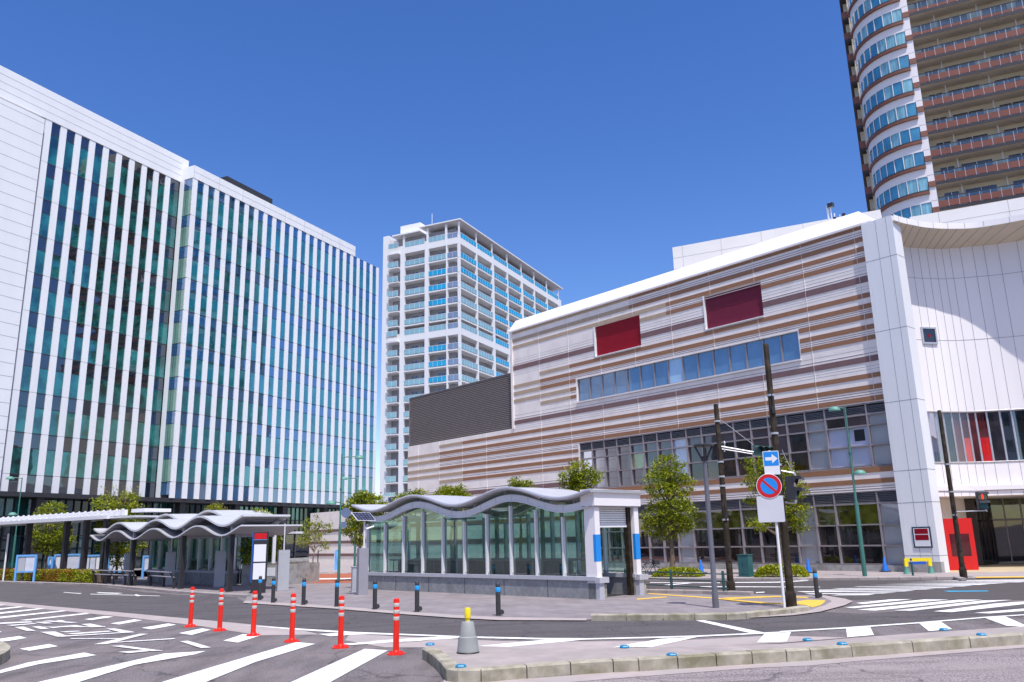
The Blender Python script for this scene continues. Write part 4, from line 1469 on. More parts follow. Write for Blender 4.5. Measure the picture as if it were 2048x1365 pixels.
# aerials on the roof
ab = ST.hit(1668, 440, -3.2)
ah = EYE.z + ray(1664, 404).z * math.hypot(ab.x, ab.y) / math.hypot(ray(1664, 404).x, ray(1664, 404).y) - 14.0
mast = thing('antenna_mast', (ab.x, ab.y, 14.0), 'cluster of thin white and dark roof antennas above the sloping white parapet', 'antenna')
mb = MB()
fr = Fr((ab.x, ab.y, 14.0), ST.ux, ST.uy)
ah *= 1.0
mb.box(fr, -.6, .5, -.4, .4, 0, .12, 0)
mb.build('base', 'alu', mast)
mb = MB()
for a, h, r_ in ((.25, ah - .15, .05), (.10, ah, .03), (-.3, ah - .75, .025), (-.05, ah - .6, .03)):
    mb.tube(fr.p(a, 0, .1), fr.p(a, 0, h), r_, seg=8)
mb.build('pole', 'alu_white', mast)
mb = MB()
mb.box(fr, -.05, .2, -.1, .1, ah - .25, ah - .05, 0)
for a, z, l in ((-.3, ah - 1.2, .3), (-.3, ah - 1.0, .25), (-.45, ah - 1.45, .3), (.35, ah - 1.25, .12)):
    mb.tube(fr.p(a - l, 0, z), fr.p(a + l, .1, z + .05), .035, seg=6)
    mb.box(fr, a - l, a - l + .12, -.05, .05, z - .28, z + .25, 0)
    mb.box(fr, a + l - .05, a + l + .06, -.05, .05, z - .3, z + .2, 0)
mb.build('aerial', 'dark_metal', mast)
mat('sign_back', (.13, .17, .27), .5, var=.05)
# ================================================================== street furniture
def toward(P):
    """frame at P facing the viewer: ux to the viewer's right, uy towards the viewer"""
    v = V((EYE.x - P.x, EYE.y - P.y, 0)).normalized()
    return Fr(P, V((-v.y, v.x, 0)) * 1, v)

def height(g, py, px):
    """height of the point seen at (px, py) straight above g"""
    d = ray(px, py)
    t = math.hypot(g.x, g.y) / math.hypot(d.x, d.y)
    return EYE.z + d.z * t

# ---- orange delineator posts
posts = [((380.3, 1254), 'leftmost of the row'), ((438.9, 1262), 'second from the left end of the row'), ((506, 1272.5), 'third from the left, below the tall bus stop sign'),
         ((583.4, 1284), 'fourth from the left, at a stripe tip'), ((681, 1296), 'second from the right end of the row'), ((792, 1309), 'nearest the grey weighted cone, rightmost of the row')]
g0 = gnd(*posts[0][0])
t = thing('delineator_post', g0, 'x', 'post', 'orange delineator posts along the lane divider')
mb = MB()
mb.lathe(g0, [(.135, 0), (.135, .012), (.105, .022), (.06, .034), (.052, .05), (.047, .06)], 24, 0)
for k in range(6):
    a = 2 * pi * k / 6
    mb.lathe(g0 + V((cos(a) * .095, sin(a) * .095, .02)), [(.012, 0), (.012, .018), (.006, .022)], 8, 0)
mb.build('foot', 'post_orange', t)
mb = MB()
prof = [(.047, .05), (.044, .12), (.044, .745), (.040, .765), (.028, .775), (.0, .778)]
mb.lathe(g0, prof, 24, 0)
tube = mb.build('tube', 'post_orange', t)
for z in (.47, .565, .66):
    mb = MB()
    mb.lathe(g0, [(.0445, z), (.0455, z + .002), (.0455, z + .05), (.0445, z + .052)], 24, 0)
    mb.build('reflective_band', 'reflector', tube)
lab = 'slim orange post with grey bands, '
t['label'] = lab + posts[0][1]
for (q, l) in posts[1:]:
    dup(t, gnd(*q), lab + l, RND.uniform(0, 1))

# ---- dark pavement bollards
bol = [((518.7, 1200.5), 'in front of the bus stop sign'), ((545.6, 1206), 'just right of the bus stop sign'), ((606.6, 1210.5), 'in front of the brick red path'), ((673, 1214), 'below the tall green lamp post'),
       ((749.4, 1219.5), 'in front of the solar pillar'), ((834, 1224.5), 'in front of the left glass panes'), ((996.8, 1232), 'nearest the middle of the glass entrance wall'),
       ((1635, 1197), 'alone beside the zebra crossing corner')]
g0 = gnd(*bol[0][0], .02)
t = thing('bollard', g0, 'x', 'bollard', 'dark bollards along the plaza edge')
mb = MB()
mb.lathe(g0, [(.052, 0), (.052, .60), (.050, .63), (.042, .655), (.025, .672), (.0, .677)], 20, 0)
mb.build('post', 'charcoal', t)
mb = MB()
mb.lathe(g0, [(.0525, .48), (.0535, .482), (.0535, .575), (.0525, .577)], 20, 0)
mb.build('blue_band', 'band_blue', t)
mb = MB()
f = toward(g0)
mb.lathe(f.p(.062, .03, .075), [(.045, -.03), (.052, -.02), (.052, .02), (.045, .03)], 16, 0, axis=f.uy)
mb.tube(f.p(.0, .0, .075), f.p(.07, .03, .075), .02)
mb.build('lock', 'charcoal', t)
lab = 'dark grey bollard with a bright blue band '
t['label'] = lab + bol[0][1]
for (q, l) in bol[1:]:
    dup(t, gnd(*q, .02), lab + l)

# ---- weighted cone on the island
g0 = gnd(936, 1305.5, .15)
t = thing('weighted_cone', g0, 'squat grey weighted cone with a yellow top standing on the traffic island', 'cone')
mb = MB()
mb.lathe(g0, [(.142, 0), (.146, .012), (.143, .03), (.125, .195), (.108, .205), (.082, .375), (.074, .385), (.040, .388), (.034, .395)], 28, 0)
mb.build('body', 'cone_grey', t)
mb = MB()
mb.lathe(g0, [(.150, .0), (.152, .006), (.148, .012)], 28, 0)
mb.build('foot', 'black', t)
mb = MB()
mb.lathe(g0, [(.032, .39), (.032, .43), (.041, .432), (.041, .55), (.034, .562), (.0, .565)], 20, 0)
for f_ in mb.f: pass
mb.build('cap', 'yellow', t)

# ---- blue road studs
studs = [((860, 1290.5), 'at the rounded back tip of the island'), ((921.6, 1334.5), 'on the front corner of the island below the grey cone'), ((1249, 1295.5), 'on the far edge beside a white hatch stripe'), ((1343.5, 1311.5), 'on the near kerb, showing a pale lens'),
         ((1615, 1281.5), 'on the far edge beside the last white block before the crossing'), ((1684, 1289.5), 'on the near kerb opposite the second white block'), ((1888, 1261), 'on the far edge against the third white block'), ((1963, 1271), 'on the near kerb, rightmost of all')]
g0 = gnd(*studs[0][0], .15)
t = thing('road_stud', g0, 'x', 'road stud', 'blue road studs on the traffic island')
mb = MB()
mb.lathe(g0, [(.066, 0), (.066, .012), (.050, .028), (.0, .032)], 20, 0)
mb.build('body', 'stud_blue', t)
mb = MB()
f = toward(g0)
mb.box(f, -.03, .03, .03, .058, .008, .022, 0)
mb.build('lens', 'sign_white', t)
lab = 'small blue road stud '
t['label'] = lab + studs[0][1]
for (q, l) in studs[1:]:
    dup(t, gnd(*q, .15), lab + l)

# ---- brown signal poles
def pole_thing(name, base, top, r0, r1, m, label, cat, group=None, z=.02):
    g = gnd(*base, z)
    h = height(g, top[1], top[0])
    t = thing(name, g, label, cat, group)
    mb = MB()
    mb.lathe(g, [(r0 * 1.35, 0), (r0 * 1.35, .28), (r0 * 1.1, .32), (r0, .36), (r1, h - .02), (r1 * .9, h)], 18, 0)
    mb.build('pole', m, t)
    return t, g, h
P1, g1, h1 = pole_thing('signal_pole', (1583.5, 1215), (1536, 690), .085, .062, 'bronze_pole', 'tall dark brown pole at the kerb behind the blue arrow sign', 'pole', 'dark brown signal poles', .02)
P2, g2, h2 = pole_thing('signal_pole', (1463, 1189), (1433.5, 810), .085, .062, 'bronze_pole', 'dark brown pole behind the guard rail carrying the horizontal traffic light', 'pole', 'dark brown signal poles', .02)
P3, g3, h3 = pole_thing('signal_pole', (1927.7, 1156), (1883, 822), .085, .06, 'bronze_pole', 'dark brown pole in front of the red display box', 'pole', 'dark brown signal poles', .02)

def at_depth(g, px, py, dd=0.0):
    """point seen at (px, py) at the distance of g plus dd"""
    d = ray(px, py)
    t = (math.hypot(g.x, g.y) + dd) / math.hypot(d.x, d.y)
    return EYE + d * t
def clamp(par, g, z, r):
    mb = MB()
    mb.lathe(V((g.x, g.y, z)), [(r, -.025), (r + .012, -.022), (r + .012, .022), (r, .025)], 16, 0)
    mb.build('clamp', 'alu', par)
for par, g, hs_, r in ((P1, g1, (2.35, 3.05, 3.75, 4.62), .075), (P2, g2, (1.95, 2.85, 3.1, 3.5, 4.62), .073), (P3, g3, (2.0, 2.75, 3.65), .073)):
    for z in hs_:
        clamp(par, g, z, r)
    mb = MB()
    f = toward(g)
    for z in ((h1 * .72,) if par is P1 else (.85, 1.9)):
        mb.box(f, .0, .05, .04, .1, z, z + .16, 0)
        mb.path([f.p(.03, .09, z + .16), f.p(.035, .1, z + .3), f.p(.02, .08, z + .5)], .012, 6, 0)
    mb.build('cable_box', 'dark_metal', par)

# horizontal traffic light on its arm
a0, a1 = at_depth(g2, 1437, 893), at_depth(g2, 1507, 905)
L = thing('traffic_light', a1, 'dark horizontal vehicle traffic light seen from the side at the end of a double arm', 'traffic light')
mb = MB()
mb.tube(a0, a1, .028, .025)
mb.tube(at_depth(g2, 1437, 897.5), at_depth(g2, 1505, 908.5), .016)
mb.tube(at_depth(g2, 1443, 841), at_depth(g2, 1507, 890), .008, seg=6)
mb.tube(at_depth(g2, 1449, 886), at_depth(g2, 1449, 904), .02)
mb.lathe(at_depth(g2, 1449, 886.5), [(.03, -.02), (.03, .03), (.015, .05)], 10, 0)
mb.build('arm', 'alu', L)
b0, b1 = at_depth(g2, 1508, 901), at_depth(g2, 1543, 904, .25)
ux = (b1 - b0).normalized()
f = Fr(b0, ux, V((-ux.y, ux.x, 0)).normalized() * -1)
f.uz = f.ux.cross(f.uy).normalized()
if f.uz.z < 0: f.uz = -f.uz
ln = (b1 - b0).length
mb = MB()
mb.box(f, 0, ln, -.06, .06, -.13, .13, 0)
mb.box(f, .02, ln - .02, -.075, -.06, -.11, .11, 0)
mb.build('housing', 'pole_green', L)
for k in range(3):
    c = f.p(ln * (k + .5) / 3, .06, 0)
    mb = MB()
    n = 14
    rows = []
    for q in (0, .16):
        rows.append([c + f.uy * q * (1 if True else 0) + (f.ux * cos(radians(a)) + f.uz * sin(radians(a))) * .1 for a in [(-20 + 220 * j / n) for j in range(n + 1)]])
    mb.grid(rows, 0)
    mb.build('hood', 'dark_metal', L)
    mb = MB()
    mb.lathe(c, [(.09, .0), (.085, .012), (.0, .02)], 16, 0, axis=f.uy)
    mb.build('lamp', 'box_green', L)

# pedestrian lights
def ped_light(g, box, arms, face_az, label, lit, group):
    (x0, y0), (x1, y1) = box
    P = at_depth(g, (x0 + x1) / 2, y1)
    Pt = at_depth(g, (x0 + x1) / 2, y0)
    h = (Pt - P).z
    t = thing('pedestrian_light', P, label, 'traffic light', group)
    n = azdir(face_az)
    f = Fr(P, V((-n.y, n.x, 0)), n)
    w = h * .27
    mb = MB()
    mb.box(f, -w, w, -.14, .02, 0, h, 0)
    mb.box(f, -w * .93, w * .93, .02, .028, .02, h / 2 - .01, 0)
    mb.box(f, -w * .93, w * .93, .02, .028, h / 2 + .01, h - .02, 0)
    mb.build('housing', 'dark_metal', t)
    for k in range(2):
        z0 = h * (.06 + .5 * k)
        z1 = z0 + h * .38
        mb = MB()
        mb.box(f, -w * .85, w * .85, .02, .035, z0, z1, 0)
        if k == 1 and lit:
            zc = z0
            fz = (z1 - z0)
            mb.lathe(f.p(0, .036, z0 + fz * .82), [(fz * .1, 0), (fz * .1, .004)], 10, 1, axis=f.uy)
            mb.box(f, -fz * .13, fz * .13, .035, .04, z0 + fz * .36, z0 + fz * .70, 1)
            mb.box(f, -fz * .11, -fz * .015, .035, .04, z0 + fz * .06, z0 + fz * .36, 1)
            mb.box(f, fz * .015, fz * .11, .035, .04, z0 + fz * .06, z0 + fz * .36, 1)
        mb.build('lens', ['box_green' if k == 0 else 'dark_red_glass', 'red_lamp'], t)
        mb = MB()
        q = [f.p(-w, .02, z0), f.p(-w, .10, z1 - .03), f.p(-w, .22, z1 - .05), f.p(-w, .20, z1 + .03), f.p(-w, .02, z1 + .04)]
        r_ = [x + f.ux * 2 * w for x in q]
        mb.face(q, 0); mb.face(r_[::-1], 0)
        mb.face([q[2], r_[2], r_[3], q[3]], 0); mb.face([q[3], r_[3], r_[4], q[4]], 0)
        mb.build('hood', 'dark_metal', t)
    mb = MB()
    for (p0, p1, rr) in arms:
        mb.tube(at_depth(g, *p0), at_depth(g, *p1), rr, seg=8)
    mb.build('arm', 'alu', t)
    return t
emit('red_lamp', (1, .03, .02), 2.2)
ped_light(g1, ((1586, 953), (1594, 1000)), [((1562, 942), (1588, 947), .022), ((1588, 947), (1591, 955), .03), ((1567, 1005), (1592, 1006), .022), ((1590, 1000), (1591, 1007), .03), ((1564, 900), (1583, 942), .006)], 122, 'unlit pedestrian light beside the tall pole, seen edge on with two deep hoods', False, 'pedestrian lights')
ped_light(g3, ((1964, 984), (1972, 1019)), [((1904, 984), (1968, 981.5), .018), ((1910, 1024), (1972, 1021.5), .018), ((1972, 1019), (1974, 1024), .02), ((1905, 958), (1955, 980), .006)], 192, 'pedestrian light showing a red standing figure above the red display box', True, 'pedestrian lights')

# ---- white sign post with three signs
g0 = gnd(1569, 1216, .02)
t = thing('sign_post', g0, 'slender white post carrying the road signs, leaning beside the tall brown pole', 'post')
top = at_depth(g0, 1543, 906)
mb = MB()
mb.tube(g0, V((g0.x, g0.y, 2.0)), .030, seg=14)
mb.tube(V((g0.x, g0.y, 2.0)), V((g0.x, g0.y, top.z + .05)), .030, seg=14)
mb.build('post', 'white_paint', t)
def plate(name, label, cat, cx, cy, w, h, m, depth=-.05, round_=0, back='sign_grey'):
    P = at_depth(g0, cx, cy, depth)
    f = toward(V((P.x, P.y, P.z)))
    f.O = P
    mb = MB()
    if round_:
        mb.lathe(f.p(0, 0, 0), [(w, -.006), (w, .006)], 40, 0, axis=f.uy)
    else:
        r = .05 * min(w, h) * 2
        pts = []
        for sx, sz, a in ((1, 1, 0), (-1, 1, 90), (-1, -1, 180), (1, -1, 270)):
            for j in range(5):
                th = radians(a + 90 * j / 4)
                pts.append(f.p(sx * (w - r) + r * cos(th), -.006, sz * (h - r) + r * sin(th)))
        mb.prism(pts, f.uy * .012, 0)
    o = mb.build(name, m, loc=P)
    tag(o, label, cat)
    WLOC[o.name] = P
    return o, f
U = math.hypot(g0.x, g0.y) / F * 1.04
o, f = plate('arrow_sign', 'square blue sign with a white arrow pointing right, topmost on the white post', 'sign', 1542, 918, 14.0 * U, 14.0 * U, 'sign_white')
mb = MB()
w = 12.8 * U
mb.face([f.p(-w, .0075, -w), f.p(w, .0075, -w), f.p(w, .0075, w), f.p(-w, .0075, w)], 0)
mb.build('blue_field', 'sign_blue', o)
mb = MB()
s = U
mb.face([f.p(*q) for q in ((-10 * s, .009, -3 * s), (2 * s, .009, -3 * s), (2 * s, .009, 3 * s), (-10 * s, .009, 3 * s))], 0)
mb.face([f.p(*q) for q in ((1.5 * s, .009, -8.5 * s), (11.5 * s, .009, 0), (1.5 * s, .009, 8.5 * s))], 0)
mb.build('arrow', 'sign_white', o)
plate('plain_plate', 'small blank white plate directly under the blue arrow sign', 'sign', 1544.5, 940.5, 13.5 * U, 8.2 * U, 'sign_white')
o, f = plate('no_parking_sign', 'round red and blue no parking sign with a diagonal red bar', 'sign', 1538, 972.5, 22 * U, 22 * U, 'sign_white', -.06, 1)
mb = MB()
mb.lathe(f.p(0, .006, 0), [(21 * U, 0), (21 * U, .002)], 40, 0, axis=f.uy)
mb.build('red_ring', 'sign_red', o)
mb = MB()
mb.lathe(f.p(0, .0085, 0), [(14.6 * U, 0), (14.6 * U, .002)], 40, 0, axis=f.uy)
mb.build('blue_field', 'sign_blue', o)
mb = MB()
c45 = .707
a, b = 15 * U, 2.0 * U
pts = [(-a * c45 - b * c45, a * c45 - b * c45), (a * c45 - b * c45, -a * c45 - b * c45), (a * c45 + b * c45, -a * c45 + b * c45), (-a * c45 + b * c45, a * c45 + b * c45)]
mb.face([f.p(x, .0125, z) for x, z in pts], 0)
mb.build('red_bar', 'sign_red', o)
plate('plain_plate', 'large blank pale grey square plate under the round no parking sign', 'sign', 1541.5, 1018.5, 22.8 * U, 23 * U, 'sign_grey')

# ---- dark lamp with a triangular lantern
g0 = gnd(1432, 1216, .02)
h = height(g0, 890, 1415)
t = thing('plaza_lamp', g0, 'slim dark grey plaza lamp with an open triangular head', 'lamp')
hn = height(g0, 920, 1415)
mb = MB()
mb.lathe(g0, [(.072, 0), (.072, .3), (.060, .34), (.050, hn - .1), (.045, hn + .05)], 16, 0)
mb.build('pole', 'lamp_grey', t)
f = toward(g0)
f.O = V((g0.x, g0.y, 0))
mb = MB()
for s in (-1, 1):
    mb.path([f.p(s * .03, 0, hn - .05), f.p(s * .1, 0, hn + .12), f.p(s * .20, 0, h - .02)], .022, 8, 0)
for s in (-1, 1):
    mb.path([f.p(0, s * .03, hn - .05), f.p(0, s * .1, hn + .12), f.p(0, s * .20, h - .02)], .018, 8, 0)
mb.build('arm', 'dark_metal', t)
mb = MB()
mb.lathe(f.p(0, 0, h - .04), [(.22, 0), (.235, .01), (.235, .04), (.2, .055), (.0, .06)], 20, 0)
mb.lathe(f.p(0, 0, hn - .02), [(.05, 0), (.07, .05), (.05, .1), (.0, .12)], 12, 0)
mb.build('lamp_head', 'dark_metal', t)

# ---- green street lamps with half-dome heads
def dome(mb, c, side, r, m=0):
    """half-dome lamp: flat face down, long axis along side"""
    fr = Fr(c, side, V((-side.y, side.x, 0)))
    rows = []
    for i in range(9):
        ph = pi / 2 * i / 8
        rows.append([fr.p(r * 1.25 * cos(ph) * cos(2 * pi * j / 20), r * cos(ph) * sin(2 * pi * j / 20), r * .95 * sin(ph)) for j in range(21)])
    mb.grid(rows, m)
    mb.face([fr.p(r * 1.25 * cos(2 * pi * j / 20), r * sin(2 * pi * j / 20), 0) for j in range(20)][::-1], m)
def street_lamp(base, top, upper, lower, r, label, up_r=.05, z=.02):
    g = gnd(*base, z)
    h = height(g, top[1], top[0])
    t = thing('street_lamp', g, label, 'street lamp', 'green street lamps with dome heads')
    mb = MB()
    hm = h * .42
    mb.lathe(g, [(r * 1.25, 0), (r * 1.25, .1), (r * 1.1, hm), (r * .7, hm + .06), (r * .55, h)], 14, 0)
    mb.lathe(V((g.x, g.y, h * .72)), [(r * .7, -.05), (r * .95, -.04), (r * .95, .04), (r * .7, .05)], 10, 0)
    mb.build('pole', 'pole_green', t)
    for px, py in (upper, lower):
        if px is None: continue
        P = at_depth(g, px, py)
        mb = MB()
        s = V((P.x - g.x, P.y - g.y, 0))
        L = s.length
        s.normalize()
        mb.path([V((g.x, g.y, P.z + .06)), V((g.x, g.y, P.z + .06)) + s * L * .5 + Z * .03, V((P.x, P.y, P.z + .08))], .02, 8, 0)
        mb.build('arm', 'pole_green', t)
        mb = MB()
        dome(mb, P, s, up_r * 3.4)
        mb.build('lamp_head', 'patina_green', t)
    return t
street_lamp((1730, 1153), (1693, 814), (1669, 822), (1720, 949), .062, 'tall green lamp post before the shop windows, with one large and one small dome')
street_lamp((677, 1165), (679, 909), (719, 918), (662, 1009), .048, 'tall green lamp post left of the glass entrance with an arm to the right', .047)
street_lamp((709, 1148), (713, 960), (688, 960), (None, None), .05, 'shorter green lamp post whose arm points left, behind the solar panel', .045)
street_lamp((21, 1156), (26, 956), (20, 959), (25, 1031), .05, 'green lamp post at the left edge behind the hedge', .055)

# ---- guard rail
ga, gb = gnd(1344, 1184, .02), gnd(1449, 1190, .02)
t = thing('guard_rail', ga, 'dark green guard rail of three bars beside the far road', 'railing')
u = (gb - ga).normalized()
hp = height(ga, 1141, 1344)
for q in (ga, gb, ga - u * (gb - ga).length):
    mb = MB()
    mb.lathe(q, [(.04, 0), (.04, hp - .03), (.03, hp), (.0, hp + .005)], 12, 0)
    mb.build('post', 'rail_green', t)
for py in (1145.5, 1159, 1172):
    z = height(ga, py, 1344)
    mb = MB()
    mb.tube(V((ga.x, ga.y, z)) - u * 3.0, V((gb.x, gb.y, z)) + u * .15, .016, seg=8)
    mb.build('rail', 'rail_green', t)

# ---- utility cabinet
g0 = gnd(1493, 1154, .02)
t = thing('utility_cabinet', g0, 'dark green utility cabinet standing between the two low shrubs', 'cabinet')
f = Fr(g0, ST.ux, ST.uy)
h = height(g0, 1110, 1493)
mb = MB()
mb.box(f, -.22, .22, -.15, .15, .06, h - .03, 0)
mb.box(f, -.24, .24, -.17, .17, h - .03, h, 0)
mb.box(f, -.23, .23, -.16, .16, 0, .06, 0)
mb.build('body', 'box_green', t)
mb = MB()
for s in (-1, 1):
    mb.box(f, s * .105 - .095, s * .105 + .095, .15, .158, .1, h - .07, 0)
mb.box(f, .02, .035, .158, .17, h * .5, h * .62, 1)
mb.build('door', ['box_green', 'dark_metal'], t)

# ---- blue cones
def cone(px, py, label, first=None):
    g = gnd(px, py, .02)
    if first:
        return dup(first, g, label)
    t = thing('traffic_cone', g, label, 'cone', 'blue traffic cones by the shop windows')
    mb = MB()
    mb.lathe(g, [(.115, .03), (.1, .07), (.028, .53), (.018, .545), (.0, .55)], 18, 0)
    mb.build('cone', 'cone_blue', t)
    mb = MB()
    mb.box(Fr(g, ST.ux, ST.uy), -.17, .17, -.17, .17, 0, .035, 0)
    mb.build('base', 'black', t)
    return t
c0 = cone(1618, 1146, 'blue traffic cone right of the second low shrub')
cone(1771.5, 1144, 'blue traffic cone right of the green lamp post before the doors', c0)
cone(1403, 1147, 'blue traffic cone right of the shrub under the leafy tree', c0)

# ---- yellow barrier and small green bollard
ga, gb = gnd(1814, 1148.5, .02), gnd(1863, 1147.2, .02)
t = thing('barrier', ga, 'yellow plastic barrier with grey feet in front of the white pillar', 'barrier')
u = (gb - ga).normalized()
f = Fr(ga, u, V((-u.y, u.x, 0)))
L = (gb - ga).length
h = height(ga, 1117, 1816)
for a in (0, L):
    mb = MB()
    mb.lathe(f.p(a, 0, 0), [(.12, 0), (.10, .05), (.05, h * .45, 1), (.035, h - .08), (.0, h - .06)], 14, 0)
    mb.m = [1 if 14 * 2 <= i < 14 * 4 else 0 for i in range(len(mb.m))]
    mb.build('leg', ['patina_green', 'yellow'], t)
mb = MB()
mb.box(f, -.05, L + .05, -.03, .03, h - .14, h - .02, 0)
mb.box(f, -.05, .08, -.035, .035, h - .3, h - .02, 0)
mb.box(f, L - .08, L + .05, -.035, .035, h - .3, h - .02, 0)
mb.build('bar', 'yellow', t)
mb = MB()
mb.box(f, .16, L - .16, -.034, .034, h - .24, h - .14, 0)
mb.build('panel', 'sign_blue_dark', t)
g0 = gnd(1826, 1151.5, .02)
t = thing('small_bollard', g0, 'thin green bollard with white reflective bands in front of the yellow barrier', 'bollard')
mb = MB()
mb.lathe(g0, [(.035, 0), (.035, .55), (.02, .575), (.0, .58)], 12, 0)
mb.build('post', 'pole_green', t)
mb = MB()
mb.lathe(g0, [(.0355, .45), (.037, .452), (.037, .5), (.0355, .502)], 12, 0)
mb.build('reflective_band', 'sign_white', t)

# ---- red display box
ga, gb = gnd(1899, 1141.5, .02), gnd(1955, 1140.5, .02)
t = thing('display_box', ga, 'big red display box with a dark panel and white squares down its side', 'display box')
u = (gb - ga).normalized()
f = Fr(ga, u, V((u.y, -u.x, 0)))
L = (gb - ga).length + .06
h = height(ga, 1039, 1885)
mb = MB()
mb.box(f, 0, L, -.55, 0, 0, h, 0)
mb.build('body', 'signal_red', t)
mb = MB()
mb.box(f, L * .17, L * .83, 0, .006, h * .27, h * .70, 0)
mb.build('panel', 'dark_red_glass', t)
mb = MB()
for k in range(8):
    z = h * (.9 - .095 * k)
    mb.box(f, L, L + .005, -.38, -.12, z - .055, z + .055, 0 if k not in (5,) else 1)
mb.build('side_squares', ['sign_white', 'sign_blue_dark'], t)

# ---- framed notice on the pillar
g0 = ST.p(-1.24, .27, 0)
z0 = ST.co(1845, 1096, .27)[1]
z1 = ST.co(1845, 1054, .27)[1]
a0 = ST.co(1863, 1075, .27)[0]
a1 = ST.co(1826, 1075, .27)[0]
t = thing('framed_notice', ST.p((a0 + a1) / 2, .268, z0), 'framed notice with a red and white panel fixed low on the white pillar', 'sign')
mb = MB()
mb.box(ST, a0, a1, .268, .29, z0, z1, 0)
mb.build('frame', 'navy', t)
mb = MB()
mb.box(ST, a0 + .05, a1 - .05, .29, .294, z0 + .05, z1 - .05, 0)
mb.build('sheet', 'sign_white', t)
mb = MB()
hh = z1 - z0
mb.box(ST, a0 + .09, a1 - .09, .294, .297, z0 + hh * .66, z1 - hh * .09, 0)
mb.box(ST, a0 + .09, a1 - .09, .294, .297, z0 + hh * .36, z0 + hh * .62, 0)
mb.build('red_panel', 'deep_red', t)

# ================================================================== glass subway entrances
def kiosk(name, P0, az, length, depth, label, portal, npost, crest=3.04, lam=4.27):
    K = Wall(P0, az)
    K.O = V((P0.x, P0.y, 0.02))
    back = -K.uy
    t = thing(name, K.O, label, 'subway entrance')
    k = K.p
    L = length
    BH, CAP = .46, .56
    mb = MB()
    for (b0, b1) in ((-.22, 0), (-depth, -depth + .22)):
        mb.box(K, .0, L, b0, b1, 0, BH, 0)
    mb.box(K, L - .2, L, -depth + .22, -.22, 0, BH, 0)
    for j in range(1, 6):
        a = L * j / 6
        mb.box(K, a - .008, a + .008, 0, .003, 0, BH, 1)
    mb.build('base_wall', ['granite', 'dark_gap'], t)
    mb = MB()
    for (b0, b1) in ((-.25, .04), (-depth - .04, -depth + .25)):
        mb.box(K, -.02, L + .04, b0, b1, BH, CAP, 0)
    mb.box(K, L - .23, L + .04, -depth + .25, -.25, BH, CAP, 0)
    mb.build('base_cap', 'granite_cap', t)
    zr = lambda a: 2.81 + .195 * cos(2 * pi * (a - crest) / lam)
    sp = (L - .1) / (npost - 1)
    for b in (-.10, -depth + .10):
        for j in range(npost):
            a = .1 + sp * j
            mb = MB()
            top = zr(a) - .40
            mb.box(K, a - .028, a + .028, b - .05 if b > -1 else b - .09, b + .09 if b > -1 else b + .05, CAP, top - .12, 0)
            mb.box(K, a - .04, a + .04, b - .06, b + .06, CAP, CAP + .07, 1)
            mb.build('mullion', ['alu_white', 'roof_soffit'], t)
    # panes between the mullions
    for b in (-.10, -depth + .10):
        for j in range(npost - 1):
            a0, a1 = .1 + sp * j + .03, .1 + sp * (j + 1) - .03
            mb = MB()
            n = 5
            xs = [a0 + (a1 - a0) * i / n for i in range(n + 1)]
            mb.grid([[k(x, b, zr(x) - .39) for x in xs], [k(x, b, CAP + .02) for x in xs]], 0, False)
            mb.build('pane', 'kiosk_glass', t)
    mb = MB()
    mb.grid([[k(L - .1, b, zr(L) - .39) for b in (-.1, -depth + .1)], [k(L - .1, b, CAP + .02) for b in (-.1, -depth + .1)]], 0, False)
    mb.build('pane', 'kiosk_glass', t)
    # inner columns and ceiling lights seen through the glass
    mb = MB()
    for j in range(1, npost - 1, 2):
        a = .1 + sp * j + .2
        mb.box(K, a, a + .09, -depth + .2, -depth + .3, CAP, zr(a) - .4, 0)
        mb.box(K, a - .02, a + .07, -.32, -.24, CAP, zr(a) - .4, 0)
    mb.build('inner_column', 'patina_pale', t)
    mb = MB()
    for (a0, a1) in ((3.4, 5.0), (5.6, 8.0), (8.3, 9.2)):
        if a1 < L:
            mb.box(K, a0, a1, -depth * .5 - .04, -depth * .5 + .04, 2.2, 2.25, 0)
            mb.box(K, a0, a1, -depth * .75 - .03, -depth * .75 + .03, 2.02, 2.06, 0)
    mb.build('ceiling_rail', 'alu_white', t)
    # stair well inside: parapets, handrails and the sloping stair roof
    mb = MB()
    mb.box(K, 1.6, L - .6, -depth * .5 - .05, -depth * .5 + .05, 0, .95, 0)
    mb.face([k(2.2, -.4, .1), k(L - 1.2, -.4, -1.6), k(L - 1.2, -depth + .4, -1.6), k(2.2, -depth + .4, .1)], 0)
    mb.build('stair_wall', 'granite', t)
    mb = MB()
    for b in (-.42, -depth * .5 + .12, -depth + .42):
        mb.tube(k(.9, b, .95), k(L - .8, b, .95), .025, seg=8)
        for j in range(6):
            a = 1.0 + (L - 2) * j / 5
            mb.tube(k(a, b, 0), k(a, b, .95), .018, seg=6)
    mb.build('handrail', 'alu', t)
    # white wavy band
    n = 64
    A = [-.0 + (L + .35) * i / n for i in range(n + 1)]
    mb = MB()
    for b, s in ((.05, 1), (-depth - .05, -1)):
        r0 = [k(a, b, zr(a) - .20) for a in A]
        r1 = [k(a, b, zr(a) - .375) for a in A]
        r2 = [k(a, b - .2 * s, zr(a) - .375) for a in A]
        r3 = [k(a, b - .2 * s, zr(a) - .20) for a in A]
        mb.grid([r0, r1], 0); mb.grid([r1, r2], 0); mb.grid([r3, r0], 0)
        mb.path([k(a, b + .015 * s, zr(a) - .385) for a in A], .018, 6, 0)
        for i in range(2, n, 4):
            mb.box(K, A[i] - .004, A[i] + .004, min(b, b + .003 * s), max(b, b + .003 * s), zr(A[i]) - .37, zr(A[i]) - .21, 1)
    mb.build('wave_band', ['alu_white', 'panel_joint'], t)
    mb = MB()
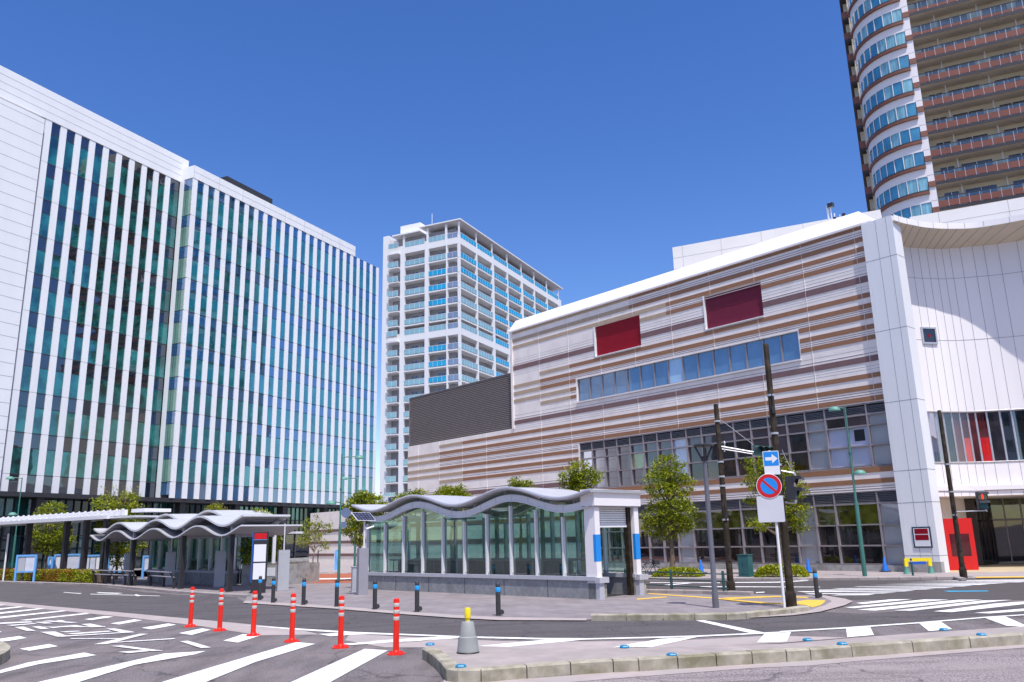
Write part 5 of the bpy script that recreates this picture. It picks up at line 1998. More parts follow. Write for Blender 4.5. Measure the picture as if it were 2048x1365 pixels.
    for i in range(4, n, 8):
        for b in (-.02, -depth + .02):
            mb.tube(k(A[i], b, zr(A[i]) - .22), k(A[i], b, zr(A[i]) - .05), .02, seg=6)
    mb.build('roof_bracket', 'roof_soffit', t)
    # wavy roof sheet
    mb = MB()
    A = [-.18 + (L + .75) * i / n for i in range(n + 1)]
    zz = lambda a: zr(max(a, -.02)) if portal else zr(a)
    f0, f1 = .22, -depth - .25
    top = [[k(a, b, zz(a) + (.02 if f1 < b < f0 else 0)) for a in A] for b in (f0, -depth / 2, f1)]
    bot = [[k(a, b, zz(a) - .07) for a in A] for b in (f0, f1)]
    mb.grid(top, 0)
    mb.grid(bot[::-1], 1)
    mb.grid([bot[0], top[0]], 2)
    mb.grid([top[-1], bot[-1]], 2)
    for i in (0, -1):
        mb.face([top[0][i], top[1][i], top[2][i], bot[1][i], bot[0][i]], 2)
    mb.path([q + K.uy * .01 - Z * .03 for q in top[0]], .05, 8, 2)
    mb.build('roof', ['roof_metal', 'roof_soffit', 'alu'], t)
    return t, K
mat('patina_pale', (.50, .62, .57), .5, var=.05)
g0 = gnd(1193, 1199.4, .02)
kt, K = kiosk('subway_entrance', g0, -45.5, 10.1, 1.92, 'glass subway entrance with a wavy silver roof and white portal with blue bands', True, 11)
k = K.p
# portal at the near end
E_ = Fr(K.O, -K.uy, -K.ux)                     # a into the depth, b outwards
D_ = 1.92
mb = MB()
mb.box(E_, -.06, D_ + .06, -.35, .12, 2.36, 2.79, 0)
mb.box(E_, -.06, D_ + .06, -.3, .10, 2.33, 2.36, 1)
mb.build('lintel', ['white_bright', 'panel_joint'], kt)
for a0, a1 in ((.0, .2), (D_ - .2, D_)):
    mb = MB()
    mb.box(E_, a0, a1, -.3, .06, .54, 2.33, 0)
    c = mb.build('column', 'white_bright', kt)
    mb = MB()
    mb.box(E_, a0 - .003, a1 + .003, -.02, .064, .94, 1.62, 0)
    mb.build('blue_band', 'sign_blue', c)
    mb = MB()
    mb.box(E_, a0 - .03, a1 + .16, -.25, .16, .40, .54, 0)
    mb.box(E_, a0, a1 + .0, -.25, .12, 0, .40, 0)
    mb.box(E_, a1 + .02, a1 + .12, -.2, .10, 0, .36, 1)
    mb.build('plinth', ['granite_cap', 'kerb_stone'], c)
mb = MB()
z = 1.86
while z < 2.34:
    mb.box(E_, .2, D_ - .2, -.16, -.12, z + .008, z + .052, 0)
    mb.box(E_, .2, D_ - .2, -.15, -.125, z, z + .008, 1)
    z += .06
mb.box(E_, .2, D_ - .2, -.17, -.10, 1.80, 1.86, 0)
mb.build('shutter', ['white_paint', 'panel_joint'], kt)
mb = MB()
mb.box(E_, D_ - .34, D_ - .2, -.2, -.06, .0, 2.33, 0)
mb.build('shutter_rail', 'bronze_pole', kt)
mb = MB()
mb.box(K, .3, 10, -D_ + .3, -.3, -.02, .015, 0)
mb.build('inner_floor', 'interior_dark', kt)
# second entrance behind the bus shelter
g0 = gnd(463, 1172, .02)
kiosk('subway_entrance', g0, -45.5, 8.3, 1.92, 'low glass subway entrance with white mullions standing behind the wavy bus shelter', False, 9, 2.0)

# ================================================================== bus shelters
SO = gnd(457.8, 1184.5, .02)
SH = Wall(SO, -45.2)
SH.O = V((SO.x, SO.y, .02))
s_ = SH.p
t = thing('bus_shelter', SH.O, 'bus shelter with two stacked wavy grey canopies on dark posts', 'bus shelter')
posts_px = [(125, 840), (437, 850), (783, 883), (1237, 908)]
pa = []
for x, y in posts_px:
    g = gnd(180 + x / 4.452, 980 + y / 4.452, .02)
    pa.append((g - SH.O).dot(SH.ux))
pa = [12.6, 8.9, 4.85, .0] if False else pa
zl = lambda a: 2.07 + .19 * cos(2 * pi * (a - 2.62) / 4.03)
for a in pa:
    mb = MB()
    mb.box(SH, a - .07, a + .07, -.16, .0, 0, zl(a) + .02, 0)
    mb.box(SH, a - .09, a + .09, -.18, .02, 0, .05, 0)
    mb.box(SH, a - .05, a + .05, -.13, -.03, zl(a) + .02, zl(a) + .28, 1)
    mb.box(SH, a - .03, a + .03, -1.7, -.1, zl(a) - .1, zl(a) - .04, 1)
    mb.build('post', ['dark_metal', 'box_grey'], t)
def canopy(name, dz, b0, b1, th, a0, a1, m, edge):
    n = 90
    A = [a0 + (a1 - a0) * i / n for i in range(n + 1)]
    zf = lambda a: zl(max(a, -.82)) + dz
    rows_t = [[s_(a, b0 + (b1 - b0) * q, zf(a) + th) for a in A] for q in (0, .5, 1)]
    rows_b = [[s_(a, b0 + (b1 - b0) * q, zf(a)) for a in A] for q in (0, .5, 1)]
    mb = MB()
    mb.grid(rows_t, 0); mb.grid(rows_b[::-1], 1)
    mb.grid([rows_b[0], rows_t[0]], 2); mb.grid([rows_t[2], rows_b[2]], 2)
    for i in (0, -1):
        mb.face([rows_b[0][i], rows_b[2][i], rows_t[2][i], rows_t[0][i]], 2)
    return mb.build(name, [m, m if edge == 0 else 'roof_soffit', 'alu_white'], t), zf
canopy('lower_canopy', 0, .12, -2.25, .05, -.85, 13.9, 'roof_soffit', 1)
canopy('upper_canopy', .33, .06, -1.75, .07, -.85, 13.7, 'roof_metal', 1)
mb = MB()
for i in range(30):
    a = -.4 + .48 * i
    mb.box(SH, a - .012, a + .012, -1.7, .0, zl(a) + .29, zl(a) + .328, 0)
for b in (-.3, -1.4):
    mb.path([s_(-.7 + .25 * i, b, zl(-.7 + .25 * i) + .30) for i in range(57)], .022, 6, 0)
mb.build('canopy_rib', 'box_grey', t)
# leaning rails
def lean_rail(pxs, label):
    pts = [gnd(180 + x / 4.452, 980 + y / 4.452, .02) for x, y in pxs]
    t = thing('leaning_rail', pts[0], label, 'bench', 'leaning rails under the bus shelter')
    u = (pts[-1] - pts[0]).normalized()
    fr = Fr(pts[0], u, V((-u.y, u.x, 0)))
    side = 1 if fr.uy.dot(EYE - pts[0]) < 0 else -1
    for q in pts:
        f = Fr(q, u, fr.uy * side)
        mb = MB()
        for (b0, z0, b1, z1) in ((0, 0, 0, .36), (0, .34, -.16, .60)):
            A, B = f.p(0, b0, z0), f.p(0, b1, z1)
            n = (B - A).normalized()
            w = n.cross(u).normalized() * .045
            h = u * .035
            mb.face([A + w + h, A - w + h, B - w + h, B + w + h]); mb.face([A + w - h, B + w - h, B - w - h, A - w - h])
            mb.face([A + w + h, B + w + h, B + w - h, A + w - h]); mb.face([A - w + h, A - w - h, B - w - h, B - w + h])
            mb.face([B + w + h, B - w + h, B - w - h, B + w - h])
        mb.tube(f.p(-.05, -.16, .61), f.p(.05, -.16, .61), .035, seg=8)
        mb.build('support', 'charcoal', t)
    for b, z in ((-.17, .60), (-.05, .42)):
        mb = MB()
        mb.tube(Fr(pts[0], u, fr.uy * side).p(-.1, b, z), Fr(pts[-1], u, fr.uy * side).p(.1, b, z), .024, seg=8)
        mb.build('bar', 'box_grey', t)
lean_rail([(45, 838), (210, 845), (310, 850), (400, 855)], 'dark leaning rail with four bent supports at the left end of the bus shelter')
lean_rail([(535, 858), (655, 865), (745, 880)], 'dark leaning rail with three bent supports in the middle of the bus shelter')
# grey pillar boxes with a thin pole rising to the canopy
gb = [((330, 832), 566, 'in front of the leafy tree'), ((700, 850), 556, 'left of the middle shelter post'), ((1145, 866), 548, 'between the two right shelter posts'), ((1712, 902), 540, 'at the right end of the bus shelter')]
for i, (q, yt, l) in enumerate(gb):
    g = gnd(180 + q[0] / 4.452, 980 + q[1] / 4.452, .02)
    h = height(g, 980 + yt / 4.452, 180 + q[0] / 4.452)
    t2 = thing('pillar_box', g, 'slim grey pillar box with a thin pole ' + l, 'pillar box', 'grey pillar boxes at the bus shelter')
    f = Fr(g, azdir(62), azdir(152))
    mb = MB()
    mb.box(f, -.19, .19, -.09, .09, 0, h, 0)
    mb.box(f, -.19, .19, .09, .093, .02, h - .02, 1)
    mb.build('cabinet', ['box_grey', 'box_grey_light'], t2)
    mb = MB()
    mb.tube(f.p(0, 0, h), f.p(0, 0, zl((g - SH.O).dot(SH.ux)) - .01), .022, seg=8)
    mb.build('pole', 'alu_white', t2)
# bus stop sign
g0 = gnd(180 + 1495 / 4.452, 980 + 920 / 4.452, .02)
h = height(g0, 980 + 385 / 4.452, 180 + 1520 / 4.452)
t = thing('bus_stop_sign', g0, 'tall dark bus stop sign with a red top and two white timetable panels', 'sign')
f = toward(g0)
f = Fr(g0, azdir(75), azdir(165))
w = .24
mb = MB()
mb.box(f, -w, w, -.06, .06, 0, .36, 0)
mb.box(f, -w - .02, -w + .02, -.06, .06, .36, h + .02, 1)
mb.box(f, w - .02, w + .02, -.06, .06, .36, h + .02, 0)
mb.box(f, -w, w, -.04, .04, .36, h, 0)
mb.build('frame', ['dark_metal', 'sign_blue_dark'], t)
mb = MB()
mb.box(f, -w + .05, w - .04, .04, .048, h - .22, h - .03, 0)
mb.build('red_panel', 'sign_red', t)
for z0, z1 in ((h * .515, h * .80), (h * .225, h * .49)):
    mb = MB()
    mb.box(f, -w + .05, w - .04, .04, .048, z0, z1, 0)
    mb.build('timetable', 'sign_white', t)
mb = MB()
mb.box(f, -w, w, .04, .05, h - .25, h - .235, 0)
mb.build('trim', 'frame_blue', t)

# rear shelter with a straight ribbed roof
A_, B_ = gnd(0, 1156, .02), gnd(212, 1157, .02)
A_ = V((A_.x, A_.y, 0)); B_ = V((B_.x, B_.y, 0))
d0, d1 = 47.0, 40.5
def pt_at(px, py, dist):
    d = ray(px, py)
    return EYE + d * (dist / d.y)
a3, b3 = pt_at(0, 1050.5, 44.5), pt_at(211, 1037.5, 39.0)
u = V((b3.x - a3.x, b3.y - a3.y, 0)).normalized()
zr_ = (a3.z + b3.z) / 2
f = Fr((b3.x, b3.y, 0), u, V((u.y, -u.x, 0)))
if f.uy.dot(EYE - f.O) < 0: f.uy = -f.uy
t = thing('bus_shelter', f.O, 'far bus shelter with a straight ribbed white roof behind the flowering hedge', 'bus shelter')
mb = MB()
mb.box(f, -20, .1, -.14, .0, zr_, zr_ + .15, 0)
mb.box(f, -20, .1, -2.2, -.14, zr_ + .02, zr_ + .10, 1)
mb.box(f, -20, .3, -.9, -.76, zr_ + .15, zr_ + .42, 0)
mb.box(f, .1, 1.2, -2.6, -1.2, zr_ + .30, zr_ + .46, 0)
mb.box(f, .1, 1.9, -2.3, -.3, zr_ + .02, zr_ + .1, 1)
mb.build('roof', ['alu_white', 'roof_metal'], t)
mb = MB()
for i in range(36):
    a = -19.2 + .55 * i
    mb.path([f.p(a, .0, zr_ + .16), f.p(a, -.35, zr_ + .32), f.p(a, -.8, zr_ + .42)], .028, 8, 0)
    mb.lathe(f.p(a, -.82, zr_ + .42), [(.05, 0), (.06, .03), (.03, .06), (0, .065)], 10, 0)
mb.build('roof_rib', 'roof_metal', t)
for px in (60, 135, 174, 213):
    # posts stand where they are seen under the roof edge
    d = ray(px, 1050)
    den = f.uy.dot(d)
    q = EYE + d * (f.uy.dot(f.p(0, -.5) - EYE) / den)
    a = (q - f.O).dot(f.ux)
    mb = MB()
    mb.box(f, a - .11, a + .11, -.62, -.38, 0, zr_ + .03, 0)
    mb.build('post', 'dark_metal', t)

# information boards behind the hedge
def board(x0, x1, y0, y1, dist, label, posters):
    P0, P1 = pt_at(x0, y1, dist), pt_at(x1, y1, dist)
    zt = pt_at((x0 + x1) / 2, y0, dist).z
    zb = max(.16, P0.z)
    g = V((P0.x, P0.y, .02))
    u = V((P1.x - P0.x, P1.y - P0.y, 0)).normalized()
    f = Fr(g, u, V((u.y, -u.x, 0)))
    L = (P1 - P0).xy.length
    t = thing('information_board', g, label, 'notice board', 'blue framed notice boards behind the hedge')
    mb = MB()
    H = zt - .02
    zb -= .02
    mb.box(f, 0, .09, -.05, .05, 0, H, 0)
    mb.box(f, L - .09, L, -.05, .05, 0, H, 0)
    mb.box(f, .09, L - .09, -.05, .05, H - .09, H, 0)
    mb.box(f, .09, L - .09, -.05, .05, zb, zb + .06, 0)
    mb.build('frame', 'frame_blue', t)
    for (q0, q1, m) in posters:
        mb = MB()
        mb.box(f, .1 + (L - .2) * q0 + .01, .1 + (L - .2) * q1 - .01, -.03, .02, zb + .07, H - .1, 0)
        mb.build('panel', m, t)
board(30, 71, 1110, 1146, 42.5, 'blue framed notice board beside the left shelter post, half grey and half glossy', [(0, .45, 'box_grey_light'), (.45, 1, 'poster')])
board(95, 105.5, 1114, 1131, 47, 'small blue framed white sign at the tree trunk', [(0, 1, 'sign_white')])
board(106, 160, 1108.5, 1146, 46.5, 'large blue framed notice board with two pale posters', [(0, .5, 'sign_white'), (.5, 1, 'poster')])
board(163, 206, 1110, 1147, 45.5, 'blue framed notice board divided by a blue bar, right of the large board', [(0, .28, 'poster'), (.32, .62, 'poster'), (.66, 1, 'sign_white')])
board(214, 250, 1110, 1146, 45.5, 'blue framed board with bright posters behind the staked tree', [(0, .5, 'poster'), (.5, 1, 'sign_white')])
board(284, 303, 1111.5, 1143, 43, 'narrow blue framed board beside the far glass entrance', [(0, 1, 'poster')])

# ---- solar powered sign pillar
g0 = gnd(724.5, 1190, .02)
hb = height(g0, 1098, 724)
hp_ = height(g0, 1040, 726)
t = thing('solar_pillar', g0, 'grey pillar with a thin pole and a tilted solar panel left of the glass entrance', 'pillar')
f = Fr(g0, azdir(60), azdir(150))
mb = MB()
mb.box(f, -.16, .14, -.11, .11, 0, hb, 0)
mb.box(f, .14, .144, -.10, .10, .02, hb - .02, 1)
mb.build('pillar', ['box_grey', 'box_grey_light'], t)
mb = MB()
mb.tube(f.p(.03, 0, hb), f.p(.03, 0, hp_ + .03), .032, seg=10)
mb.build('pole', 'alu_white', t)
c = V((g0.x, g0.y, hp_ + .10))
e1 = azdir(40)
e2 = (azdir(-50) * .77 + Z * .63).normalized()
pf = Fr(c, e1, e2, e1.cross(e2).normalized())
mb = MB()
mb.box(pf, -.37, .37, -.20, .20, -.02, .0, 0)
pv = mb.build('solar_panel', 'alu_white', t)
mb = MB()
for i in range(6):
    for j in range(4):
        mb.box(pf, -.354 + .118 * i + .004, -.354 + .118 * (i + 1) - .004, -.188 + .094 * j + .004, -.188 + .094 * (j + 1) - .004, .0, .004, 0)
        mb.box(pf, -.354 + .118 * i + .004, -.354 + .118 * (i + 1) - .004, -.188 + .094 * j + .004, -.188 + .094 * (j + 1) - .004, -.026, -.021, 0)
mb.build('solar_cell', 'solar_cell', pv)
mb = MB()
mb.tube(f.p(.03, 0, hp_ * .86), f.p(.32, .05, hp_ * .9), .025, seg=8)
mb.build('lamp_arm', 'alu_white', t)
g0 = gnd(711, 1184.5, .02)
h = height(g0, 1136, 711)
t = thing('meter_cabinet', g0, 'low grey metal cabinet standing just left of the solar pillar', 'cabinet')
f = Fr(g0, azdir(70), azdir(160))
mb = MB()
mb.box(f, -.13, .18, -.12, .12, .04, h, 0)
mb.box(f, -.15, .20, -.14, .14, h, h + .025, 0)
mb.box(f, -.14, .19, -.13, .13, 0, .04, 0)
mb.build('body', 'box_grey_light', t)
mb = MB()
mb.box(f, -.11, .16, .12, .126, .08, h - .04, 0)
mb.build('door', 'box_grey_light', t)

# ---- sign backs and banners by the green lamp
gl = gnd(677, 1165, .02)
P = at_depth(gl, 692, 1026)
f = toward(P); f.O = P
o = thing('round_sign', P, 'grey back of a round road sign fixed to the tall green lamp post', 'sign')
mb = MB()
mb.lathe(P, [(.20, -.006), (.20, .006)], 28, 0, axis=f.uy)
mb.build('disc', 'sign_back', o)
mb = MB()
mb.box(f, -.30, .0, -.02, -.008, -.02, .02, 0)
mb.build('bracket', 'alu', o)
P = at_depth(gl, 687, 1050)
f = toward(P); f.O = P
o = thing('square_sign', P, 'grey back of a smaller square road sign below the round one', 'sign')
mb = MB()
mb.box(f, -.10, .12, -.006, .006, -.12, .12, 0)
mb.build('plate', 'sign_back', o)
mb = MB()
mb.box(f, -.22, -.08, -.02, -.008, -.02, .02, 0)
mb.build('bracket', 'alu', o)
g0 = gnd(672.5, 1147, .02)
t = thing('banner', g0, 'narrow light blue upright banner beside the tall green lamp post', 'banner')
f = toward(g0)
h = height(g0, 1100, 672)
mb = MB()
mb.tube(f.p(-.12, 0, 0), f.p(-.12, 0, h), .012, seg=8)
mb.build('pole', 'alu_white', t)
mb = MB()
mb.grid([[f.p(-.11 + .055 * i, .02 * sin(i * 1.3 + j), .16 + (h - .2) * j / 8) for i in range(5)] for j in range(9)][::-1], 0)
mb.build('cloth', 'frame_blue', t)
gl = gnd(709, 1148, .02)
P = at_depth(gl, 711, 1040, -.1)
f = toward(P); f.O = P
o = thing('small_banner', P, 'small pale blue hanging sign on the shorter green lamp post', 'sign')
mb = MB()
mb.box(f, -.10, .07, -.01, .01, -.24, .24, 0)
mb.build('panel', 'apt_glass_pale', o)
mb = MB()
mb.box(f, -.10, .07, -.02, .02, .24, .26, 0)
mb.build('bracket', 'alu', o)
g0 = gnd(635, 1146, .02)
t = thing('dark_signpost', g0, 'thin dark post in front of the office steps', 'post')
mb = MB()
h = height(g0, 1102, 635)
mb.lathe(g0, [(.07, 0), (.07, .02), (.03, .04), (.03, h), (.0, h + .02)], 10, 0)
mb.build('post', 'dark_metal', t)
g0 = gnd(6, 1162, .02)
t = thing('white_pole', g0, 'plain slender white pole in front of the hedge at the left edge', 'pole')
mb = MB()
mb.lathe(g0, [(.045, 0), (.045, height(g0, 1069, 16)), (.0, height(g0, 1068, 16))], 10, 0)
mb.build('pole', 'white_paint', t)

# ---- concrete planter with notices
g0 = gnd(482, 1172, .02)
g1_ = gnd(557, 1172, .02)
u = (g1_ - g0).normalized()
f = Fr(g0, u, V((u.y, -u.x, 0)))
L = (g1_ - g0).length
h = height(g0, 1132, 482)
t = thing('concrete_planter', g0, 'large pale concrete planter beside the bus stop sign', 'planter')
mb = MB()
mb.box(f, 0, L, -2.6, 0, 0, h, 0)
mb.box(f, .12, L - .12, -2.48, -.12, h, h + .01, 1)
mb.build('box', ['concrete', 'soil'], t)
mb = MB()
for a in (.18, .26):
    mb.box(f, L * a, L * a + .01, 0, .003, 0, h, 0)
mb.build('seam', 'panel_joint', t)
for (x0, x1, y0, y1, l) in ((1440, 1470, 692, 768, 'narrow'), (1555, 1645, 695, 768, 'wide')):
    ax0 = (180 + x0 / 4.452 - 482) / 75 * L
    ax1 = (180 + x1 / 4.452 - 482) / 75 * L
    za, zb = height(g0, 980 + y1 / 4.452, 520), height(g0, 980 + y0 / 4.452, 520)
    o = thing('paper_notice', f.p(ax0, .004, za), l + ' white paper notice stuck on the concrete planter', 'notice')
    mb = MB()
    mb.box(f, ax0, ax1, .002, .008, za, zb, 0)
    mb.build('sheet', 'sign_white', o)

# ---- parked bicycle behind the right portal column
g0 = gnd(1297, 1155, .02)
t = thing('bicycle', g0, 'dark bicycle parked by the shrub, half hidden behind the white portal', 'bicycle')
f = Fr(g0, azdir(70), azdir(160))
for a in (-.32, .32):
    mb = MB()
    mb.path([f.p(a + .21 * cos(q), 0, .21 + .21 * sin(q)) for q in [2 * pi * j / 24 for j in range(25)]], .016, 6, 0, False)
    for j in range(8):
        mb.tube(f.p(a, 0, .21), f.p(a + .2 * cos(j * pi / 4), 0, .21 + .2 * sin(j * pi / 4)), .003, seg=4, m=0)
    mb.build('wheel', 'rubber', t)
mb = MB()
for q0, q1 in (((-.32, .21), (-.02, .22)), ((-.02, .22), (-.12, .52)), ((-.12, .50), (.22, .54)), ((-.02, .22), (.22, .52)), ((.32, .21), (.2, .62)), ((-.32, .21), (-.12, .5))):
    mb.tube(f.p(q0[0], 0, q0[1]), f.p(q1[0], 0, q1[1]), .014, seg=6)
mb.build('frame', 'dark_metal', t)
mb = MB()
mb.path([f.p(.1, -.2, .64), f.p(.2, -.18, .65), f.p(.2, .18, .65), f.p(.1, .2, .64)], .013, 6, 0)
mb.build('handlebar', 'dark_metal', t)
mb = MB()
mb.lathe(f.p(-.12, 0, .54), [(.05, 0), (.08, .02), (.06, .05), (0, .06)], 10, 0)
mb.build('saddle', 'black', t)
mb = MB()
mb.box(f, .24, .46, -.12, .12, .46, .62, 0)
mb.build('basket', 'dark_metal', t)

# ---- raised ramp left of the shopping building with a white van
a0, z0 = ST.co(812, 1018)
RW = thing('ramp_wall', ST.p(33.2, -.2, 0), 'pale ramp wall with mauve stripes left of the striped building', 'wall')
ztop = ST.co(760, 1016, -.5)[1]
mb = MB()
mb.box(ST, 33.05, 48, -1.0, -.5, 0, ztop, 0)
mb.box(ST, 33.05, 48, -7, -1.0, 0, ztop - .5, 0)
mb.build('wall', 'clad_white', RW)
mb = MB()
for z in (.55, 1.5, 2.4):
    mb.box(ST, 33.06, 48, -.5, -.46, z, z + .2, 0)
mb.build('stripe', 'clad_mauve', RW)
va = ST.co(788, 1010, -2.2)[0]
vb = ST.co(756, 1010, -2.2)[0]
zb = ztop - .5
ztv = ST.co(775, 993, -2.2)[1]
VO = ST.p(va, -2.2, zb)
t = thing('white_van', VO, 'white van parked on the ramp behind the wavy glass entrance roof', 'van')
Lv = (vb - va) * 1.0
f = Fr(VO, ST.ux, ST.uy)
hv = ztv - zb
mb = MB()
prof = [(-2.0, .25), (Lv, .25), (Lv + .1, .5), (Lv + .05, hv * .60), (Lv - .25, hv * .66), (Lv - .75, hv * .98), (Lv - 1.1, hv), (-2.0, hv)]
for b in (-1.3, 0):
    q = [f.p(a, b, z) for a, z in prof]
    mb.face(q if b else q[::-1], 0)
for i in range(len(prof)):
    a, c = prof[i], prof[(i + 1) % len(prof)]
    mb.face([f.p(a[0], 0, a[1]), f.p(c[0], 0, c[1]), f.p(c[0], -1.3, c[1]), f.p(a[0], -1.3, a[1])], 0)
mb.build('body', 'car_white', t)
mb = MB()
mb.face([f.p(Lv - .28, -.08, hv * .67 + .01), f.p(Lv - .28, -1.22, hv * .67 + .01), f.p(Lv - .76, -1.22, hv * .97 + .012), f.p(Lv - .76, -.08, hv * .97 + .012)], 0)
mb.build('windscreen', 'office_dark', t)
mb = MB()
for a0_, a1_ in ((Lv - 1.35, Lv - .5), (Lv - 2.3, Lv - 1.45)):
    mb.face([f.p(a0_, .006, hv * .66), f.p(a1_ if a1_ < Lv - .6 else Lv - .42, .006, hv * .66), f.p(a1_ if a1_ < Lv - .6 else Lv - .8, .006, hv * .94), f.p(a0_, .006, hv * .94)], 0)
mb.build('side_window', 'office_dark', t)
for a in (Lv - .55, -1.2):
    mb = MB()
    mb.lathe(f.p(a, .02, .26), [(.26, -.16), (.28, -.12), (.28, .0), (.18, .02), (.0, .02)], 18, 0, axis=f.uy)
    mb.build('wheel', 'rubber', t)

# ================================================================== planting
def leaf(mb, c, size, r, m):
    n = V((r.gauss(0, 1), r.gauss(0, 1), r.gauss(.6, 1))).normalized()
    x = n.cross(V((r.gauss(0, 1), r.gauss(0, 1), r.gauss(0, 1)))).normalized()
    y = n.cross(x)
    s = size * r.uniform(.65, 1.3)
    a, b = x * s, y * s * .5
    k = n * s * .18
    i = len(mb.v)
    mb.v.extend((c - a, c - b * .9 + k, c + a * 1.05, c + b * .9 + k))
    mb.f.append((i, i + 1, i + 2, i + 3))
    mb.m.append(m)
    mb.sm.append(False)

def crown(mb, blobs, n, size, r, mats=3, flat=.8, clump=14):
    tot = sum(b[3] ** 2 for b in blobs)
    for (x, y, z, R) in blobs:
        cnt = int(n * R * R / tot / clump)
        for _ in range(cnt):
            while True:
                q = V((r.uniform(-1, 1), r.uniform(-1, 1), r.uniform(-1, 1)))
                if q.length < 1: break
            q = q.normalized() * (q.length ** .45)
            c = V((x, y, z)) + V((q.x * R, q.y * R, q.z * R * flat))
            tone = r.choices(range(mats), weights=[5, 4, 2][:mats])[0]
            spread = size * 1.7
            for _ in range(clump):
                leaf(mb, c + V((r.gauss(0, spread), r.gauss(0, spread), r.gauss(0, spread * .7))), size, r, tone if r.random() < .7 else r.randrange(mats))

def tree(base, top, blobs_px, label, seed, trunk_r=.12, n=3200, size=.075, bark='bark', stakes=False, flip=0, z=.02, mats=('leaf_a', 'leaf_b', 'leaf_c'), fork=.35, group='street trees', dist=None, gb=None, twigs=0):
    """blobs_px: (px, py, radius px, depth offset m) describing the crown"""
    r = random.Random(seed)
    g = gb if gb else gnd(*base, z)
    D0 = math.hypot(g.x, g.y)
    t = thing('tree', g, label, 'tree', group)
    bl = []
    for (px, py, rp, dd) in blobs_px:
        P = at_depth(g, px, py, dd)
        bl.append((P.x, P.y, P.z, rp * D0 / F * 1.04))
    topz = max(b[2] for b in bl)
    lowz = min(b[2] - b[3] * .5 for b in bl)
    tx = sum(b[0] for b in bl) / len(bl)
    ty = sum(b[1] for b in bl) / len(bl)
    mb = MB()
    pts, rad = [], []
    for i in range(7):
        q = i / 6
        zz = topz * .92 * q
        w = min(1, zz / max(lowz, .1)) ** 2 if lowz > 0 else 1
        pts.append(V((g.x + (tx - g.x) * q + r.uniform(-.03, .03), g.y + (ty - g.y) * q + r.uniform(-.03, .03), max(zz, 0) + (0.0 if i else g.z))))
        rad.append(trunk_r * (1.25 if i == 0 else 1 - .85 * q))
    mb.path(pts, rad, 10, 0)
    mb.build('trunk', bark, t)
    mb = MB()
    for (x, y, zc, R) in bl:
        for _ in range(2):
            zs_ = max(lowz * .85, zc - R * r.uniform(.9, 1.8))
            q = min(1, max(.05, zs_ / (topz * .92)))
            s = V((g.x + (tx - g.x) * q, g.y + (ty - g.y) * q, zs_))
            e = V((x + r.uniform(-.5, .5) * R, y + r.uniform(-.5, .5) * R, zc + r.uniform(-.2, .5) * R))
            m_ = (s + e) / 2 + V((r.uniform(-.1, .1), r.uniform(-.1, .1), .05))
            mb.path([s, m_, e], [trunk_r * .4, trunk_r * .26, trunk_r * .08], 6, 0)
            for _ in range(3):
                e2 = e + V((r.uniform(-1, 1), r.uniform(-1, 1), r.uniform(-.3, .9))) * R * .7
                mb.path([m_ + (e - m_) * r.uniform(.2, .9), e2], [trunk_r * .12, trunk_r * .03], 4, 0)
    for _ in range(twigs):
        b = r.choice(bl)
        s = V((b[0], b[1], b[2]))
        e = V((tx + r.uniform(-.9, .9), ty + r.uniform(-.5, .5), topz + r.uniform(.2, 1.0)))
        mb.path([s, (s + e) / 2 + V((r.uniform(-.1, .1), 0, .1)), e], [.02, .014, .006], 4, 0)
    mb.build('limb', bark, t)
    mb = MB()
    crown(mb, bl, int(n * 1.9), size * .74, r)
    if twigs:
        for _ in range(twigs * 5):
            leaf(mb, V((tx + r.uniform(-1, 1), ty + r.uniform(-.6, .6), topz + r.uniform(-.1, .9))), size * .7, r, 2)
    mb.build('crown', list(mats), t)
    if stakes:
        for a in (0, 2.1, 4.2):
            mb = MB()
            q = V((cos(a), sin(a), 0))
            mb.tube(V((g.x, g.y, .02)) + q * .5, V((g.x, g.y, .95)) + q * .05, .025, seg=6)
            mb.build('stake', 'wood', t)
    return t

tree((1346, 1150), 0, [(1335, 935, 28, 0), (1318, 965, 30, -.3), (1360, 970, 26, .3), (1335, 1000, 38, 0), (1310, 1030, 26, -.2), (1362, 1022, 28, .1), (1340, 1050, 34, .2), (1308, 1055, 22, 0), (1368, 1050, 20, 0), (1345, 955, 24, .4)],
     'full leafy tree with a dappled trunk in front of the shop windows', 1, .11, 5200, .075)
tree((1563, 1149), 0, [(1515, 930, 20, 0), (1512, 965, 22, 0), (1555, 940, 26, .2), (1590, 980, 24, 0), (1560, 985, 26, .2), (1515, 1050, 16, -.2), (1590, 1025, 24, 0), (1600, 1050, 14, 0), (1505, 1000, 12, 0), (1560, 1035, 22, .3)],
     'tree half hidden behind the road signs and the tall brown pole', 2, .12, 3600, .075)
def far_g(px, py, dist):
    d = ray(px, py)
    P = EYE + d * (dist / d.y)
    return V((P.x, P.y, .02))
tree(None, 0, [(1160, 942, 22, 0), (1140, 958, 20, 0), (1182, 955, 20, 0), (1165, 965, 24, 0), (1160, 1000, 28, 0), (1150, 985, 24, .2)], 'round leafy tree rising above the right half of the wavy glass entrance', 3, .1, 2600, .075, gb=far_g(1165, 1100, 33))
tree(None, 0, [(1030, 968, 10, 0), (1052, 972, 12, 0), (1040, 980, 18, 0), (1035, 1010, 24, 0)], 'treetop just showing over the middle crest of the wavy roof', 4, .09, 1300, .075, gb=far_g(1042, 1100, 34))
tree(None, 0, [(890, 988, 16, 0), (912, 986, 18, 0), (905, 1000, 24, 0), (882, 998, 14, 0), (925, 996, 14, 0)], 'clipped rounded tree over the first dip of the wavy roof', 5, .1, 2200, .075, gb=far_g(903, 1100, 36))
